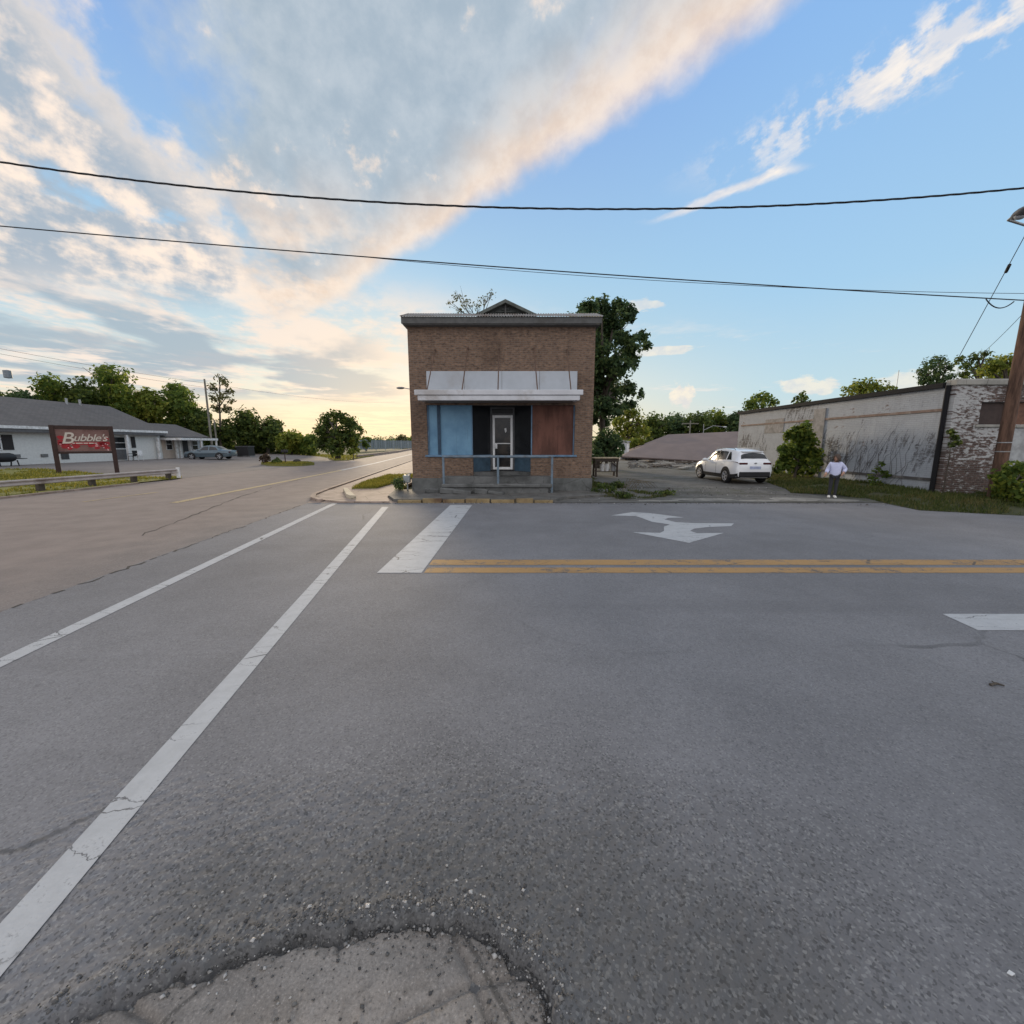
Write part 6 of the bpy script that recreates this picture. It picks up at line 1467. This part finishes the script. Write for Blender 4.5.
ptree('rounded dark tree on the roadside lawn beside the main road', 337, 54, .1, [(322, 430, 8), (328, 420, 8), (336, 416, 7), (344, 419, 7), (352, 424, 7), (358, 431, 6), (330, 436, 12), (344, 434, 12), (324, 444, 9), (336, 447, 10), (352, 442, 8)], 5600, .24, 'dark', 23, gR, tr=.3, dj=2.2)
ptree('pale green shrub at the foot of the rounded roadside tree', 353, 53, .1, [(352, 440, 3.5), (354, 446, 4), (351, 452, 4), (357, 450, 3.5)], 900, .17, 'lit', 24, cat='bush', name='leafy_bush', tr=.05, limbs=2)
ptree('low yellow shrub under the rounded roadside tree', 340, 53.5, .1, [(338, 452, 3), (341, 450, 3)], 350, .16, 'lit', 25, cat='bush', name='leafy_bush', tr=.04, limbs=2)
ptree('reddish rounded shrub at the left end of the small grass island', 265, 40.2, .2, [(262, 458, 2.6), (266, 456.5, 3), (268, 459, 2.6), (265, 461, 2.6)], 800, .10, 'red', 26, cat='bush', name='leafy_bush', tr=.03, limbs=2)
ptree('spiky dark shrub in the middle of the small grass island', 277, 39.6, .2, [(274, 462, 2.4), (277.5, 460, 2.6), (280, 462, 2.2), (277, 464, 2.6)], 700, .10, 'dark', 27, cat='bush', name='leafy_bush', tr=.03, limbs=2)
gF = 'far trees at the end of the main road'
for i, (cx, top, w, Y, lb) in enumerate([(366, 434, 12, 120, 'first far tree beyond the fence right of the rounded roadside tree'), (378, 438, 16, 230, 'low far tree in the middle above the far fence'), (391, 439, 16, 250, 'low hazy far tree left of the road end'), (402, 433, 14, 200, 'yellowish far tree touching the left edge of the shop'), (412, 434, 18, 210, 'far tree hidden behind the shop corner')]):
    ptree(lb, cx, Y, .1, blob_crown(cx, top, w, 450, 140 + i, 9), 1500, .0028 * Y, ('mid', 'blue', 'mid', 'pale', 'mid')[i], 150 + i, gF, tr=.3, dj=3)
# distant wood closing the horizon all round the far side
rs = np.random.RandomState(77); cl = []
for a in np.linspace(-75, 75, 150):
    rr = rs.uniform(330, 420); x, y = math.sin(R(a)) * rr, math.cos(R(a)) * rr; h = rs.uniform(5, 9)
    cl.append(((x, y, h * .5), (rs.uniform(8, 14), 8, h * .6)))
v, f = leaf_cloud(cl, 26000, 1.1, rs, shell=.8); o = np_mesh('distant_wood', v, f, LEAF['blue']); tag(o, kind='stuff')
# shaded scrub under the roadside trees
rs = np.random.RandomState(91); cl = []
for px in np.linspace(204, 312, 34):
    Y = 70 + rs.uniform(-2, 2); p = U(px, 448, Y); cl.append(((p.x, Y, 1.0 + rs.uniform(0, .6)), (1.6, 1.2, 1.3 + rs.uniform(0, .5))))
for px in np.linspace(600, 742, 30):
    Y = 80 + rs.uniform(-2, 2); p = U(px, 448, Y); cl.append(((p.x, Y, 1.2 + rs.uniform(0, .8)), (2.4, 1.4, 1.8)))
v, f = leaf_cloud(cl, 15000, .30, rs, shell=.8); o = np_mesh('scrub', v, f, LEAF['dark']); tag(o, kind='stuff')
# weeds
gK = 'weed clumps round the shop and lot'
wd = [((-4.55, 16.75, .05), .34, .55, 'leafy weed clump at the left foot of the brick shop', 'blue', 420), ((-4.75, 17.3, .05), .28, .7, 'taller weeds against the left corner of the brick shop behind the meter', 'mid', 420), ((3.7, 16.4, .05), .45, .35, 'low weeds at the right foot of the brick shop', 'dark', 500), ((4.5, 17.8, .10), .55, .32, 'weed clump in front of the rough work table', 'dark', 500), ((4.1, 15.15, .05), .5, .22, 'low weed clump at the road edge right of the shop', 'dark', 420), ((6.1, 15.9, .09), .6, .14, 'flat weeds on the lot in front of the open drive', 'dark', 350)]
for i, (p, r_, h, lb, kd, n_) in enumerate(wd):
    rs_ = np.random.RandomState(200 + i); cl = [((p[0] + rs_.normal()*r_*.4, p[1] + rs_.normal()*r_*.25, p[2] + h*rs_.uniform(.3, .8)), (r_*.5, r_*.4, h*.4)) for _ in range(5)]
    tree('weed_clump', lb, p, cl, n_, .05, LEAF[kd], 'weeds', gK, .012, None, None, 210 + i, .5, 5)
# dead bramble arch by the table
mb = MB()
for k in range(9):
    a = Vector((4.6 + .12*k % .7, 17.2 + .1*k, .1)); e = a + Vector((.6 + .12*k, .2*(k % 3), -.02)); mb.tube([a, a.lerp(e, .3) + Vector((0, 0, .5 - .03*k)), a.lerp(e, .75) + Vector((0, 0, .38 - .02*k)), e], [.014, .012, .009, .006], 5)
tag(mb.build('dead_bramble', plain('dry_stem', (.12, .10, .07), .9), None), 'tangle of dry bramble stems in front of the work table', 'bramble')
# dead creeper stems on the white wall
rs = random.Random(12); mb = MB()
for k in range(34):
    y = rs.uniform(15.8, 21.5); z = rs.uniform(.3, .8); P = []; 
    for j in range(8):
        P.append((WX - .03 - .02 * rs.random(), y, z)); y -= rs.uniform(-.10, .24); z += rs.uniform(.08, .42)
        if z > 3.6 or y < 15.5: break
    if len(P) > 2: mb.tube(P, [.009 - .007*j/len(P) for j in range(len(P))], 4)
tag(mb.build('dead_creeper', plain('dead_creeper_stem', (.10, .09, .085), .9), None), 'dead creeper stems climbing the white warehouse side wall', 'creeper')
# leaves and litter on the road
rs = random.Random(21)
LX_, LY_ = G(1007, 972, .01)
for x, y, lb, m_ in ((LX_, LY_, 'pale scrap of litter lying on the asphalt at the lower right', WHITE), (4.0, 3.2, 'dark twig lying on the grey asphalt', BARK)):
    mb = MB()
    if m_ is WHITE: mb.prism([(x, y, .004), (x + .018, y + .008, .006), (x + .024, y - .006, .009), (x + .008, y - .010, .005)], (0, 0, .003))
    else: mb.tube([(x, y, .012), (x + .06, y + .01, .02), (x + .10, y - .015, .012)], [.012, .010, .006], 5); mb.tube([(x + .05, y, .016), (x + .07, y + .05, .015)], [.007, .004], 5)
    tag(mb.build('litter_scrap' if m_ is WHITE else 'twig', m_, None), lb, 'litter' if m_ is WHITE else 'twig')
